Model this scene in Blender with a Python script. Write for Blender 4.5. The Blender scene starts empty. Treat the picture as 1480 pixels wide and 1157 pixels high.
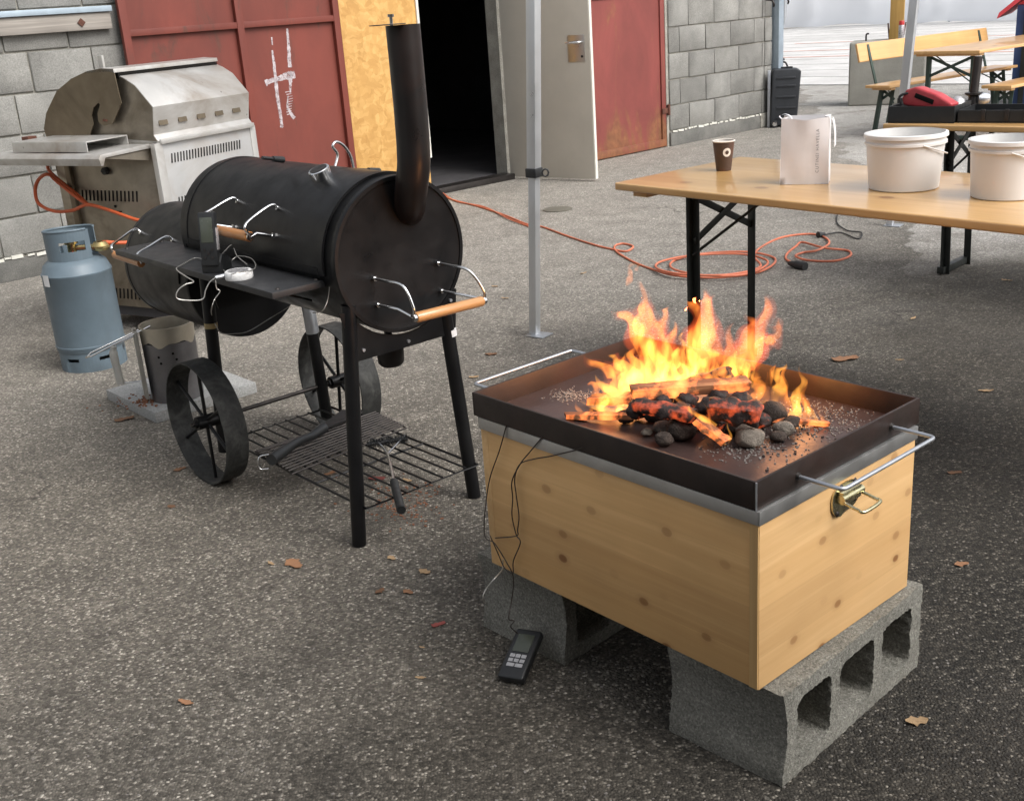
import bpy, bmesh, math, random
from mathutils import Vector, Matrix, noise as mnoise
R_ = math.radians
random.seed(7)
sc = bpy.context.scene
COL = sc.collection

# ------------------------------------------------------------------ camera
F_PX, PITCH, ROLL, CAM_H = 1609.54, R_(19.551), R_(-4.1712), 1.4165
PW, PH = 1480.0, 1157.0
_f = Vector((0, math.cos(PITCH), -math.sin(PITCH)))
_u = Vector((0, math.sin(PITCH), math.cos(PITCH)))
_r = Vector((1, 0, 0))
CR = _r * math.cos(ROLL) + _u * math.sin(ROLL)
CU = _u * math.cos(ROLL) - _r * math.sin(ROLL)
CF = _f
CO = Vector((0, 0, CAM_H))
cd = bpy.data.cameras.new('camera')
cam = bpy.data.objects.new('camera', cd)
COL.objects.link(cam)
m3 = Matrix((CR, CU, -CF)).transposed()
cam.matrix_world = Matrix.Translation(CO) @ m3.to_4x4()
cd.sensor_width = 36
cd.lens = F_PX / PW * 36
cd.clip_start = 0.05
cd.clip_end = 500
sc.camera = cam

# ------------------------------------------------------------------ sky, sun, exposure
SUN_EL, SUN_AZ = R_(46), R_(128)        # azimuth clockwise from +Y
w = bpy.data.worlds.new('World')
sc.world = w
w.use_nodes = True
nt = w.node_tree
nt.nodes.clear()
sky = nt.nodes.new('ShaderNodeTexSky')
sky.sky_type = 'NISHITA'
sky.sun_disc = False
sky.sun_elevation = SUN_EL
sky.sun_rotation = SUN_AZ
sky.air_density = 1.0
sky.dust_density = 5.0
sky.ozone_density = 1.0
hs = nt.nodes.new('ShaderNodeHueSaturation')
hs.inputs['Saturation'].default_value = 0.22
bg = nt.nodes.new('ShaderNodeBackground')
bg.inputs['Strength'].default_value = 0.15
wo = nt.nodes.new('ShaderNodeOutputWorld')
nt.links.new(sky.outputs[0], hs.inputs['Color'])
nt.links.new(hs.outputs[0], bg.inputs['Color'])
nt.links.new(bg.outputs[0], wo.inputs['Surface'])
sl = bpy.data.lights.new('sun', 'SUN')
sl.energy = 1.0
sl.angle = R_(35)
sl.color = (1.0, 0.965, 0.92)
so = bpy.data.objects.new('sun', sl)
COL.objects.link(so)
sd = Vector((math.sin(SUN_AZ) * math.cos(SUN_EL), math.cos(SUN_AZ) * math.cos(SUN_EL), math.sin(SUN_EL)))
so.rotation_euler = sd.to_track_quat('Z', 'Y').to_euler()
so.location = (3, -3, 8)
sc.view_settings.view_transform = 'Standard'
sc.view_settings.look = 'None'
sc.view_settings.exposure = 0.72
sc.view_settings.gamma = 1.0
sc.render.engine = 'CYCLES'
sc.cycles.use_denoising = True
sc.cycles.max_bounces = 8
sc.cycles.transparent_max_bounces = 32
sc.cycles.volume_step_rate = 1.0
sc.cycles.sample_clamp_indirect = 4.0

# ------------------------------------------------------------------ pixel helpers (a pixel is only a direction)
def ray(x, y):
    return CF + CR * ((x - PW / 2) / F_PX) - CU * ((y - PH / 2) / F_PX)
def G(x, y, z=0.0):
    d = ray(x, y)
    return CO + d * ((z - CAM_H) / d.z)
def PL(x, y, p, n):
    d = ray(x, y)
    return CO + d * ((p - CO).dot(n) / d.dot(n))
def FACE(x, y, p):
    n = Vector((p.x, p.y, 0)).normalized()
    return PL(x, y, p, n)

# ------------------------------------------------------------------ mesh builder
def catmull(pts, n=6, closed=False):
    P = [Vector(p) for p in pts]
    if len(P) < 3:
        return P
    out = []
    N = len(P)
    rng = range(N if closed else N - 1)
    for i in rng:
        p0 = P[(i - 1) % N] if (closed or i > 0) else P[0] * 2 - P[1]
        p1 = P[i]
        p2 = P[(i + 1) % N]
        p3 = P[(i + 2) % N] if (closed or i + 2 < N) else P[-1] * 2 - P[-2]
        for k in range(n):
            t = k / n
            out.append(0.5 * ((2 * p1) + (p2 - p0) * t + (2 * p0 - 5 * p1 + 4 * p2 - p3) * t * t + (3 * p1 - p0 - 3 * p2 + p3) * t ** 3))
    if not closed:
        out.append(P[-1])
    return out

class MB:
    def __init__(s):
        s.v = []
        s.f = []
    def add(s, vs, fs):
        o = len(s.v)
        s.v += [Vector(a) for a in vs]
        s.f += [[i + o for i in f] for f in fs]
        return s
    def box(s, c, size, rot=None):
        c = Vector(c)
        hx, hy, hz = [a / 2 for a in size]
        vs = [Vector((x, y, z)) for x in (-hx, hx) for y in (-hy, hy) for z in (-hz, hz)]
        if rot is not None:
            vs = [rot @ a for a in vs]
        return s.add([a + c for a in vs], [[0, 1, 3, 2], [4, 6, 7, 5], [0, 4, 5, 1], [2, 3, 7, 6], [0, 2, 6, 4], [1, 5, 7, 3]])
    def bar(s, a, b, wd, ht, upv=(0, 0, 1)):
        a, b = Vector(a), Vector(b)
        d = (b - a)
        L = d.length
        d.normalize()
        upv = Vector(upv)
        sd_ = d.cross(upv)
        if sd_.length < 1e-4:
            sd_ = d.cross(Vector((1, 0, 0)))
        sd_.normalize()
        up2 = sd_.cross(d)
        rot = Matrix((d, sd_, up2)).transposed()
        return s.box((a + b) / 2, (L, wd, ht), rot)
    def tube(s, pts, r, seg=8, closed=False, cap=True, flat=None):
        P = [Vector(p) for p in pts]
        N = len(P)
        rs = r if isinstance(r, (list, tuple)) else [r] * N
        nrm = None
        rings = []
        for i in range(N):
            if closed:
                t = P[(i + 1) % N] - P[(i - 1) % N]
            else:
                t = P[min(i + 1, N - 1)] - P[max(i - 1, 0)]
            if t.length < 1e-9:
                t = Vector((0, 0, 1))
            t.normalize()
            if nrm is None:
                a = Vector((0, 0, 1)) if abs(t.z) < 0.9 else Vector((1, 0, 0))
                nrm = t.cross(a).normalized()
            else:
                nrm = nrm - t * nrm.dot(t)
                if nrm.length < 1e-6:
                    nrm = t.orthogonal()
                nrm.normalize()
            bn = t.cross(nrm)
            rings.append([P[i] + (nrm * math.cos(2 * math.pi * k / seg) + bn * math.sin(2 * math.pi * k / seg)) * rs[i] for k in range(seg)])
        vs = [a for rg in rings for a in rg]
        fs = []
        M_ = N if closed else N - 1
        for i in range(M_):
            for k in range(seg):
                a = i * seg + k
                b = i * seg + (k + 1) % seg
                c = ((i + 1) % N) * seg + (k + 1) % seg
                d = ((i + 1) % N) * seg + k
                fs.append([a, b, c, d])
        if cap and not closed:
            fs.append(list(range(seg))[::-1])
            fs.append([(N - 1) * seg + k for k in range(seg)])
        return s.add(vs, fs)
    def cyl(s, a, b, r0, r1=None, seg=16):
        return s.tube([a, b], [r0, r0 if r1 is None else r1], seg)
    def lathe(s, prof, seg=32, o=(0, 0, 0), axis='Z', a0=0.0, a1=None):
        o = Vector(o)
        full = a1 is None
        if full:
            a1 = a0 + 2 * math.pi
        n = seg if full else seg + 1
        vs = []
        for r, h in prof:
            for k in range(n):
                t = a0 + (a1 - a0) * k / seg
                x, y = r * math.cos(t), r * math.sin(t)
                if axis == 'Z':
                    p = Vector((x, y, h))
                elif axis == 'Y':
                    p = Vector((x, h, y))
                else:
                    p = Vector((h, x, y))
                vs.append(p + o)
        fs = []
        for i in range(len(prof) - 1):
            for k in range(seg):
                k2 = (k + 1) % n
                fs.append([i * n + k, i * n + k2, (i + 1) * n + k2, (i + 1) * n + k])
        return s.add(vs, fs)
    def prism(s, poly, o, ux, uy, un, th):
        # polygon (2d) extruded along un from o
        o, ux, uy, un = Vector(o), Vector(ux), Vector(uy), Vector(un)
        n = len(poly)
        a = [o + ux * p[0] + uy * p[1] for p in poly]
        b = [p + un * th for p in a]
        fs = [list(range(n))[::-1], [n + i for i in range(n)]]
        for i in range(n):
            j = (i + 1) % n
            fs.append([i, j, n + j, n + i])
        return s.add(a + b, fs)
    def build(s, name, mat, parent=None, bevel=0.0, smooth=None, segs=2):
        me = bpy.data.meshes.new(name)
        bm = bmesh.new()
        vs = [bm.verts.new(a) for a in s.v]
        for f in s.f:
            try:
                bm.faces.new([vs[i] for i in f])
            except ValueError:
                pass
        bmesh.ops.remove_doubles(bm, verts=bm.verts, dist=1e-6)
        bmesh.ops.recalc_face_normals(bm, faces=bm.faces)
        if bevel:
            eds = [e for e in bm.edges if e.is_manifold and e.calc_face_angle(0) > 0.5]
            bmesh.ops.bevel(bm, geom=eds, offset=bevel, segments=segs, profile=0.6, affect='EDGES', clamp_overlap=True)
        bm.to_mesh(me)
        bm.free()
        if smooth is not None or bevel:
            me.shade_smooth()
            me.set_sharp_from_angle(angle=R_(smooth if smooth else 40))
        me.materials.append(mat)
        o = bpy.data.objects.new(name, me)
        COL.objects.link(o)
        if parent is not None:
            o.parent = parent
        return o

def thing(name, label, cat, loc=(0, 0, 0), rz=0.0, group=None):
    o = bpy.data.objects.new(name, None)
    COL.objects.link(o)
    o.location = loc
    o.rotation_euler = (0, 0, rz)
    o.empty_display_size = 0.1
    return tag(o, label, cat, group)
def tag(o, label=None, cat=None, group=None, kind=None):
    if label:
        o['label'] = label
    if cat:
        o['category'] = cat
    if group:
        o['group'] = group
    if kind:
        o['kind'] = kind
    return o
def frame(loc, rz):
    """world -> local converter for a thing at loc with rotation rz"""
    c, s_ = math.cos(rz), math.sin(rz)
    loc = Vector(loc)
    def f(p):
        d = Vector(p) - loc
        return Vector((d.x * c + d.y * s_, -d.x * s_ + d.y * c, d.z))
    return f

# ------------------------------------------------------------------ materials
def newmat(name):
    m = bpy.data.materials.new(name)
    m.use_nodes = True
    return m, m.node_tree.nodes, m.node_tree.links, m.node_tree.nodes['Principled BSDF']
def ramp(N, stops, interp='LINEAR'):
    r = N.new('ShaderNodeValToRGB')
    r.color_ramp.interpolation = interp
    e = r.color_ramp.elements
    while len(e) < len(stops):
        e.new(0.5)
    for i, (p, c) in enumerate(stops):
        e[i].position = p
        e[i].color = (c[0], c[1], c[2], 1) if isinstance(c, (tuple, list)) else (c, c, c, 1)
    return r
def noise(N, L, vec, scale, detail=4, rough=0.55, dist=0.0):
    n = N.new('ShaderNodeTexNoise')
    n.inputs['Scale'].default_value = scale
    n.inputs['Detail'].default_value = detail
    n.inputs['Roughness'].default_value = rough
    n.inputs['Distortion'].default_value = dist
    if vec is not None:
        L.new(vec, n.inputs['Vector'])
    return n
def mix(N, L, fac, a, b, mode='MIX'):
    n = N.new('ShaderNodeMix')
    n.data_type = 'RGBA'
    n.blend_type = mode
    for sock, val in ((n.inputs[0], fac), (n.inputs[6], a), (n.inputs[7], b)):
        if hasattr(val, 'is_output') or hasattr(val, 'links'):
            L.new(val, sock)
        elif isinstance(val, (tuple, list)):
            sock.default_value = (val[0], val[1], val[2], 1)
        else:
            sock.default_value = val
    return n.outputs[2]
def math_(N, L, op, a, b=None, clamp=False):
    n = N.new('ShaderNodeMath')
    n.operation = op
    n.use_clamp = clamp
    for i, v in enumerate((a, b)):
        if v is None:
            continue
        if hasattr(v, 'links'):
            L.new(v, n.inputs[i])
        else:
            n.inputs[i].default_value = v
    return n.outputs[0]
def mapping(N, L, src, scale=(1, 1, 1), rot=(0, 0, 0), loc=(0, 0, 0)):
    n = N.new('ShaderNodeMapping')
    n.inputs['Scale'].default_value = scale
    n.inputs['Rotation'].default_value = rot
    n.inputs['Location'].default_value = loc
    L.new(src, n.inputs['Vector'])
    return n.outputs[0]
def bump(N, L, B, h, strength=0.3, dist=0.01):
    b = N.new('ShaderNodeBump')
    b.inputs['Strength'].default_value = strength
    b.inputs['Distance'].default_value = dist
    L.new(h, b.inputs['Height'])
    L.new(b.outputs[0], B.inputs['Normal'])
def M(name, col, rough=0.5, metal=0.0, var=0.18, scale=9.0, dirt=None, dirt_amt=0.5, bmp=0.08, bscale=60, rvar=0.12, rnd=0.0, coat=0.0, stretch=(1, 1, 1), spec=0.5):
    """plain painted / metal / plastic surface with blotches, dirt and fine relief"""
    m, N, L, B = newmat(name)
    tc = N.new('ShaderNodeTexCoord').outputs['Object']
    if stretch != (1, 1, 1):
        tc = mapping(N, L, tc, stretch)
    n1 = noise(N, L, tc, scale, 6, 0.6)
    lo = tuple(c * (1 - var) for c in col)
    hi = tuple(min(1, c * (1 + var)) for c in col)
    r1 = ramp(N, [(0.3, lo), (0.7, hi)])
    L.new(n1.outputs['Fac'], r1.inputs[0])
    c = r1.outputs[0]
    if dirt:
        n2 = noise(N, L, tc, scale * 0.45, 8, 0.65, 0.6)
        r2 = ramp(N, [(0.48, 0.0), (0.72, dirt_amt)])
        L.new(n2.outputs['Fac'], r2.inputs[0])
        c = mix(N, L, r2.outputs[0], c, dirt)
    if rnd:
        oi = N.new('ShaderNodeObjectInfo')
        rr = ramp(N, [(0, 1 - rnd), (1, 1 + rnd)])
        L.new(oi.outputs['Random'], rr.inputs[0])
        c = mix(N, L, 1.0, c, rr.outputs[0], 'MULTIPLY')
    L.new(c, B.inputs['Base Color'])
    B.inputs['Metallic'].default_value = metal
    B.inputs['Specular IOR Level'].default_value = spec
    if coat:
        B.inputs['Coat Weight'].default_value = coat
        B.inputs['Coat Roughness'].default_value = 0.12
    n3 = noise(N, L, tc, scale * 2.3, 5)
    r3 = ramp(N, [(0.25, max(0.03, rough - rvar)), (0.75, min(1, rough + rvar))])
    L.new(n3.outputs['Fac'], r3.inputs[0])
    L.new(r3.outputs[0], B.inputs['Roughness'])
    if bmp:
        n4 = noise(N, L, tc, bscale, 4)
        bump(N, L, B, n4.outputs['Fac'], bmp, 0.004)
    return m
def wood(name, light, dark, axis=0, scale=1.0, rough=0.5, knots=True, coat=0.0, kscale=6.5, thin=1, kth=0.30, lam=0.0):
    """softwood: grain stretched along one local axis, scattered oval knots"""
    m, N, L, B = newmat(name)
    tc = N.new('ShaderNodeTexCoord').outputs['Object']
    st = [34.0 * scale] * 3
    st[axis] = 1.1 * scale
    v = mapping(N, L, tc, tuple(st))
    n1 = noise(N, L, v, 1.0, 8, 0.68, 0.35)
    r1 = ramp(N, [(0.28, dark), (0.5, tuple((a + b) / 2 for a, b in zip(light, dark))), (0.62, light)])
    L.new(n1.outputs['Fac'], r1.inputs[0])
    n2 = noise(N, L, tc, 2.6, 3)
    r2 = ramp(N, [(0.3, 0.88), (0.7, 1.08)])
    L.new(n2.outputs['Fac'], r2.inputs[0])
    c = mix(N, L, 1.0, r1.outputs[0], r2.outputs[0], 'MULTIPLY')
    if lam:
        sl0 = N.new('ShaderNodeSeparateXYZ')
        L.new(tc, sl0.inputs[0])
        oth = [i for i in range(3) if i not in (axis, thin)][0]
        q_ = math_(N, L, 'DIVIDE', math_(N, L, 'ADD', sl0.outputs[oth], 0.031), lam)
        wn = N.new('ShaderNodeTexWhiteNoise')
        wn.noise_dimensions = '1D'
        L.new(math_(N, L, 'FLOOR', q_), wn.inputs['W'])
        rl = ramp(N, [(0.0, (0.94, 0.92, 0.90)), (1.0, (1.05, 1.05, 1.04))])
        L.new(wn.outputs['Value'], rl.inputs[0])
        c = mix(N, L, 1.0, c, rl.outputs[0], 'MULTIPLY')
        fr = math_(N, L, 'FRACT', q_)
        ln = ramp(N, [(0.0, 0.84), (0.010, 1.0)])
        L.new(fr, ln.inputs[0])
        c = mix(N, L, 1.0, c, ln.outputs[0], 'MULTIPLY')
    if knots:
        sx = N.new('ShaderNodeSeparateXYZ')
        L.new(tc, sx.inputs[0])
        other = [i for i in range(3) if i not in (axis, thin)][0]
        cx = N.new('ShaderNodeCombineXYZ')
        L.new(math_(N, L, 'MULTIPLY', sx.outputs[axis], kscale * 0.72), cx.inputs[0])
        L.new(math_(N, L, 'MULTIPLY', sx.outputs[other], kscale), cx.inputs[1])
        kv = cx.outputs[0]
        nd = noise(N, L, tc, 14, 2)
        vo = N.new('ShaderNodeTexVoronoi')
        vo.voronoi_dimensions = '2D'
        vo.inputs['Scale'].default_value = 1.0
        L.new(kv, vo.inputs['Vector'])
        d2 = math_(N, L, 'ADD', vo.outputs['Distance'], math_(N, L, 'MULTIPLY', math_(N, L, 'SUBTRACT', nd.outputs['Fac'], 0.5), 0.06))
        rk = ramp(N, [(0.055, 1.0), (0.085, 0.8), (0.10, 0.22), (0.20, 0.0)])
        L.new(d2, rk.inputs[0])
        sp = N.new('ShaderNodeSeparateColor')
        L.new(vo.outputs['Color'], sp.inputs[0])
        gate = math_(N, L, 'GREATER_THAN', sp.outputs[0], kth)
        kk = math_(N, L, 'MULTIPLY', rk.outputs[0], gate)
        kk = math_(N, L, 'MULTIPLY', kk, sp.outputs[1])
        c = mix(N, L, kk, c, tuple(a * b for a, b in zip(dark, (0.42, 0.30, 0.22))))
    L.new(c, B.inputs['Base Color'])
    B.inputs['Roughness'].default_value = rough
    if coat:
        B.inputs['Coat Weight'].default_value = coat
        B.inputs['Coat Roughness'].default_value = 0.1
    bump(N, L, B, n1.outputs['Fac'], 0.10, 0.003)
    return m

def asphalt():
    m, N, L, B = newmat('asphalt')
    tc = N.new('ShaderNodeNewGeometry').outputs['Position']
    nw = noise(N, L, tc, 60, 2)
    wv = mix(N, L, 0.006, tc, nw.outputs['Color'], 'ADD')
    vo = N.new('ShaderNodeTexVoronoi')
    vo.inputs['Scale'].default_value = 150
    vo.inputs['Randomness'].default_value = 1.0
    L.new(wv, vo.inputs['Vector'])
    sp = N.new('ShaderNodeSeparateColor')
    L.new(vo.outputs['Color'], sp.inputs[0])
    chips = ramp(N, [(0.0, (0.022, 0.020, 0.0165)), (0.40, (0.066, 0.060, 0.050)), (0.75, (0.126, 0.115, 0.098)), (0.92, (0.19, 0.175, 0.150)), (1.0, (0.36, 0.335, 0.295))])
    L.new(sp.outputs[0], chips.inputs[0])
    edge = ramp(N, [(0.25, 1.0), (0.62, 0.22)])
    L.new(vo.outputs['Distance'], edge.inputs[0])
    c = mix(N, L, edge.outputs[0], (0.030, 0.028, 0.025), chips.outputs[0])
    # bigger scattered chips
    v2 = N.new('ShaderNodeTexVoronoi')
    v2.inputs['Scale'].default_value = 52
    L.new(wv, v2.inputs['Vector'])
    s2 = N.new('ShaderNodeSeparateColor')
    L.new(v2.outputs['Color'], s2.inputs[0])
    big = math_(N, L, 'MULTIPLY', math_(N, L, 'GREATER_THAN', s2.outputs[1], 0.92), math_(N, L, 'LESS_THAN', v2.outputs['Distance'], 0.28))
    c = mix(N, L, math_(N, L, 'MULTIPLY', big, 0.5), c, (0.30, 0.285, 0.255))
    # worn, dusty areas with a pale brown dust between the chips
    n1 = noise(N, L, tc, 0.75, 7, 0.6, 0.4)
    r1 = ramp(N, [(0.36, 0.0), (0.64, 0.75)])
    L.new(n1.outputs['Fac'], r1.inputs[0])
    sepp = N.new('ShaderNodeSeparateXYZ')
    L.new(tc, sepp.inputs[0])
    # the yard's dusty side (towards the building) and the cleaner side by the tables
    side = math_(N, L, 'MULTIPLY_ADD', sepp.outputs[0], -0.42)
    nodes_add = side.node
    nodes_add.inputs[2].default_value = 0.42
    far = math_(N, L, 'MULTIPLY_ADD', sepp.outputs[1], 0.11)
    far.node.inputs[2].default_value = -0.28
    sf = math_(N, L, 'ADD', side, far)
    sf = math_(N, L, 'MINIMUM', math_(N, L, 'MAXIMUM', sf, 0.10), 0.85)
    dust = math_(N, L, 'ADD', math_(N, L, 'MULTIPLY', r1.outputs[0], 0.38), math_(N, L, 'MULTIPLY', sf, 0.55), True)
    c = mix(N, L, dust, c, mix(N, L, 0.55, c, (0.34, 0.300, 0.245)))
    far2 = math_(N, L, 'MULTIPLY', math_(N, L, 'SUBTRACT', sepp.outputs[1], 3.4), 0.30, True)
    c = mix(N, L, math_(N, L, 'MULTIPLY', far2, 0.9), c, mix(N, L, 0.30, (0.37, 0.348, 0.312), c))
    # dark stains, oil and soot
    n2 = noise(N, L, tc, 1.7, 8, 0.62, 0.9)
    r2 = ramp(N, [(0.52, 0.0), (0.72, 0.42)])
    L.new(n2.outputs['Fac'], r2.inputs[0])
    c = mix(N, L, r2.outputs[0], c, mix(N, L, 0.6, c, (0.028, 0.024, 0.020)))
    n3 = noise(N, L, tc, 5.5, 6, 0.6)
    r3 = ramp(N, [(0.3, 0.84), (0.7, 1.18)])
    L.new(n3.outputs['Fac'], r3.inputs[0])
    c = mix(N, L, 1.0, c, r3.outputs[0], 'MULTIPLY')
    # asphalt darker towards the near right, the edge broken by noise
    dk = math_(N, L, 'ADD', math_(N, L, 'MULTIPLY', sepp.outputs[0], 0.50), math_(N, L, 'MULTIPLY', sepp.outputs[1], -0.27))
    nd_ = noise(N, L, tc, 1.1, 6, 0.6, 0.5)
    dk = math_(N, L, 'ADD', dk, math_(N, L, 'MULTIPLY_ADD', nd_.outputs['Fac'], 1.7))
    dk.node.inputs[1].links[0].from_node.inputs[2].default_value = 0.12
    rdk = ramp(N, [(0.02, (1.0, 1.0, 1.0)), (0.72, (0.42, 0.41, 0.39))])
    L.new(dk, rdk.inputs[0])
    c = mix(N, L, 1.0, c, rdk.outputs[0], 'MULTIPLY')
    # hairline cracks
    vc = N.new('ShaderNodeTexVoronoi')
    vc.feature = 'DISTANCE_TO_EDGE'
    vc.inputs['Scale'].default_value = 0.55
    nc = noise(N, L, tc, 2.2, 6, 0.65)
    L.new(mix(N, L, 0.55, tc, nc.outputs['Color'], 'ADD'), vc.inputs['Vector'])
    rc_ = ramp(N, [(0.0, 1.0), (0.007, 0.0)])
    L.new(vc.outputs['Distance'], rc_.inputs[0])
    rg_ = ramp(N, [(0.54, 0.0), (0.62, 0.7)])
    L.new(n1.outputs['Fac'], rg_.inputs[0])
    c = mix(N, L, math_(N, L, 'MULTIPLY', rc_.outputs[0], rg_.outputs[0]), c, (0.018, 0.016, 0.014))
    # concrete apron on the street side, broken edge
    ap = N.new('ShaderNodeVectorMath')
    ap.operation = 'DOT_PRODUCT'
    L.new(tc, ap.inputs[0])
    ap.inputs[1].default_value = (0.978, -0.205, 0)     # right of the gutter line
    n5 = noise(N, L, tc, 1.3, 6, 0.6)
    dd = math_(N, L, 'ADD', ap.outputs['Value'], math_(N, L, 'MULTIPLY', math_(N, L, 'SUBTRACT', n5.outputs['Fac'], 0.5), 0.9))
    apron_f = ramp(N, [(0.0, 0.0), (0.02, 1.0)])
    yy = math_(N, L, 'MULTIPLY', math_(N, L, 'SUBTRACT', math_(N, L, 'ADD', sepp.outputs[1], math_(N, L, 'MULTIPLY', n5.outputs['Fac'], 2.0)), 6.4), 0.8, True)
    L.new(math_(N, L, 'ADD', dd, -0.963), apron_f.inputs[0])
    fac = math_(N, L, 'MULTIPLY', apron_f.outputs[0], yy)
    n6 = noise(N, L, tc, 3.0, 8, 0.65)
    conc = ramp(N, [(0.32, (0.20, 0.185, 0.165)), (0.45, (0.36, 0.345, 0.32)), (0.7, (0.46, 0.445, 0.42))])
    L.new(n6.outputs['Fac'], conc.inputs[0])
    c = mix(N, L, fac, c, conc.outputs[0])
    gr_c = ramp(N, [(0.0, 0.60), (0.5, 0.92), (0.85, 1.18), (1.0, 1.75)])
    L.new(sp.outputs[0], gr_c.inputs[0])
    c = mix(N, L, 1.0, c, gr_c.outputs[0], 'MULTIPLY')
    L.new(c, B.inputs['Base Color'])
    B.inputs['Specular IOR Level'].default_value = 0.35
    rr = ramp(N, [(0.45, 0.88), (0.75, 0.62)])
    L.new(n2.outputs['Fac'], rr.inputs[0])
    L.new(rr.outputs[0], B.inputs['Roughness'])
    h = math_(N, L, 'ADD', math_(N, L, 'MULTIPLY', edge.outputs[0], 0.7), math_(N, L, 'MULTIPLY', sp.outputs[1], 0.3))
    bump(N, L, B, h, 0.85, 0.006)
    return m
def concrete(name, lo, hi, pit=True, scale=6, rnd=0.0, chips=False):
    m, N, L, B = newmat(name)
    tc = N.new('ShaderNodeTexCoord').outputs['Object']
    if rnd:
        oi = N.new('ShaderNodeObjectInfo')
        off = N.new('ShaderNodeVectorMath')
        off.operation = 'ADD'
        cm = N.new('ShaderNodeCombineXYZ')
        k = math_(N, L, 'MULTIPLY', oi.outputs['Random'], 37.0)
        for i in range(3):
            L.new(k, cm.inputs[i])
        L.new(tc, off.inputs[0])
        L.new(cm.outputs[0], off.inputs[1])
        tc = off.outputs[0]
    n1 = noise(N, L, tc, scale, 8, 0.65)
    r1 = ramp(N, [(0.3, lo), (0.7, hi)])
    L.new(n1.outputs['Fac'], r1.inputs[0])
    c = r1.outputs[0]
    n2 = noise(N, L, tc, 150, 3, 0.6)
    r2 = ramp(N, [(0.3, 0.72), (0.7, 1.22)])
    L.new(n2.outputs['Fac'], r2.inputs[0])
    c = mix(N, L, 1.0, c, r2.outputs[0], 'MULTIPLY')
    if rnd:
        rr = ramp(N, [(0, 1 - rnd), (1, 1 + rnd)])
        L.new(oi.outputs['Random'], rr.inputs[0])
        c = mix(N, L, 1.0, c, rr.outputs[0], 'MULTIPLY')
    hgt = n2.outputs['Fac']
    if pit:
        vo = N.new('ShaderNodeTexVoronoi')
        vo.inputs['Scale'].default_value = 290
        L.new(tc, vo.inputs['Vector'])
        rp = ramp(N, [(0.1, 0.0), (0.45, 1.0)])
        L.new(vo.outputs['Distance'], rp.inputs[0])
        hgt = math_(N, L, 'ADD', n2.outputs['Fac'], rp.outputs[0])
        if chips:
            s2 = N.new('ShaderNodeSeparateColor')
            L.new(vo.outputs['Color'], s2.inputs[0])
            rc = ramp(N, [(0.0, 0.68), (0.8, 1.05), (1.0, 1.35)])
            L.new(s2.outputs[0], rc.inputs[0])
            c = mix(N, L, 1.0, c, rc.outputs[0], 'MULTIPLY')
    L.new(c, B.inputs['Base Color'])
    B.inputs['Roughness'].default_value = 0.92
    B.inputs['Specular IOR Level'].default_value = 0.25
    bump(N, L, B, hgt, 0.5, 0.004)
    return m
def rusty(name, paint, rust, lo=0.55, grad=None):
    """old paint with rust coming through in streaks and, lower down, in a band"""
    m, N, L, B = newmat(name)
    tc = N.new('ShaderNodeTexCoord').outputs['Object']
    n1 = noise(N, L, mapping(N, L, tc, (1, 1, 0.4)), 3.2, 8, 0.65, 0.5)
    r1 = ramp(N, [(0.32, tuple(c * 0.80 for c in paint)), (0.68, tuple(min(1, c * 1.18) for c in paint))])
    L.new(n1.outputs['Fac'], r1.inputs[0])
    n2 = noise(N, L, mapping(N, L, tc, (2.6, 2.6, 0.7)), 2.1, 8, 0.7, 0.8)
    v = n2.outputs['Fac']
    if grad:
        sz = N.new('ShaderNodeSeparateXYZ')
        L.new(tc, sz.inputs[0])
        g = ramp(N, [(0.0, grad), (0.45, 0.0)])
        L.new(sz.outputs[2], g.inputs[0])
        v = math_(N, L, 'ADD', v, g.outputs[0])
    r2 = ramp(N, [(lo, 0.0), (lo + 0.14, 0.85)])
    L.new(v, r2.inputs[0])
    n3 = noise(N, L, tc, 18, 6)
    rc = ramp(N, [(0.3, tuple(c * 0.55 for c in rust)), (0.7, rust)])
    L.new(n3.outputs['Fac'], rc.inputs[0])
    c = mix(N, L, r2.outputs[0], r1.outputs[0], rc.outputs[0])
    L.new(c, B.inputs['Base Color'])
    B.inputs['Roughness'].default_value = 0.62
    bump(N, L, B, n3.outputs['Fac'], 0.12, 0.004)
    return m
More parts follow.
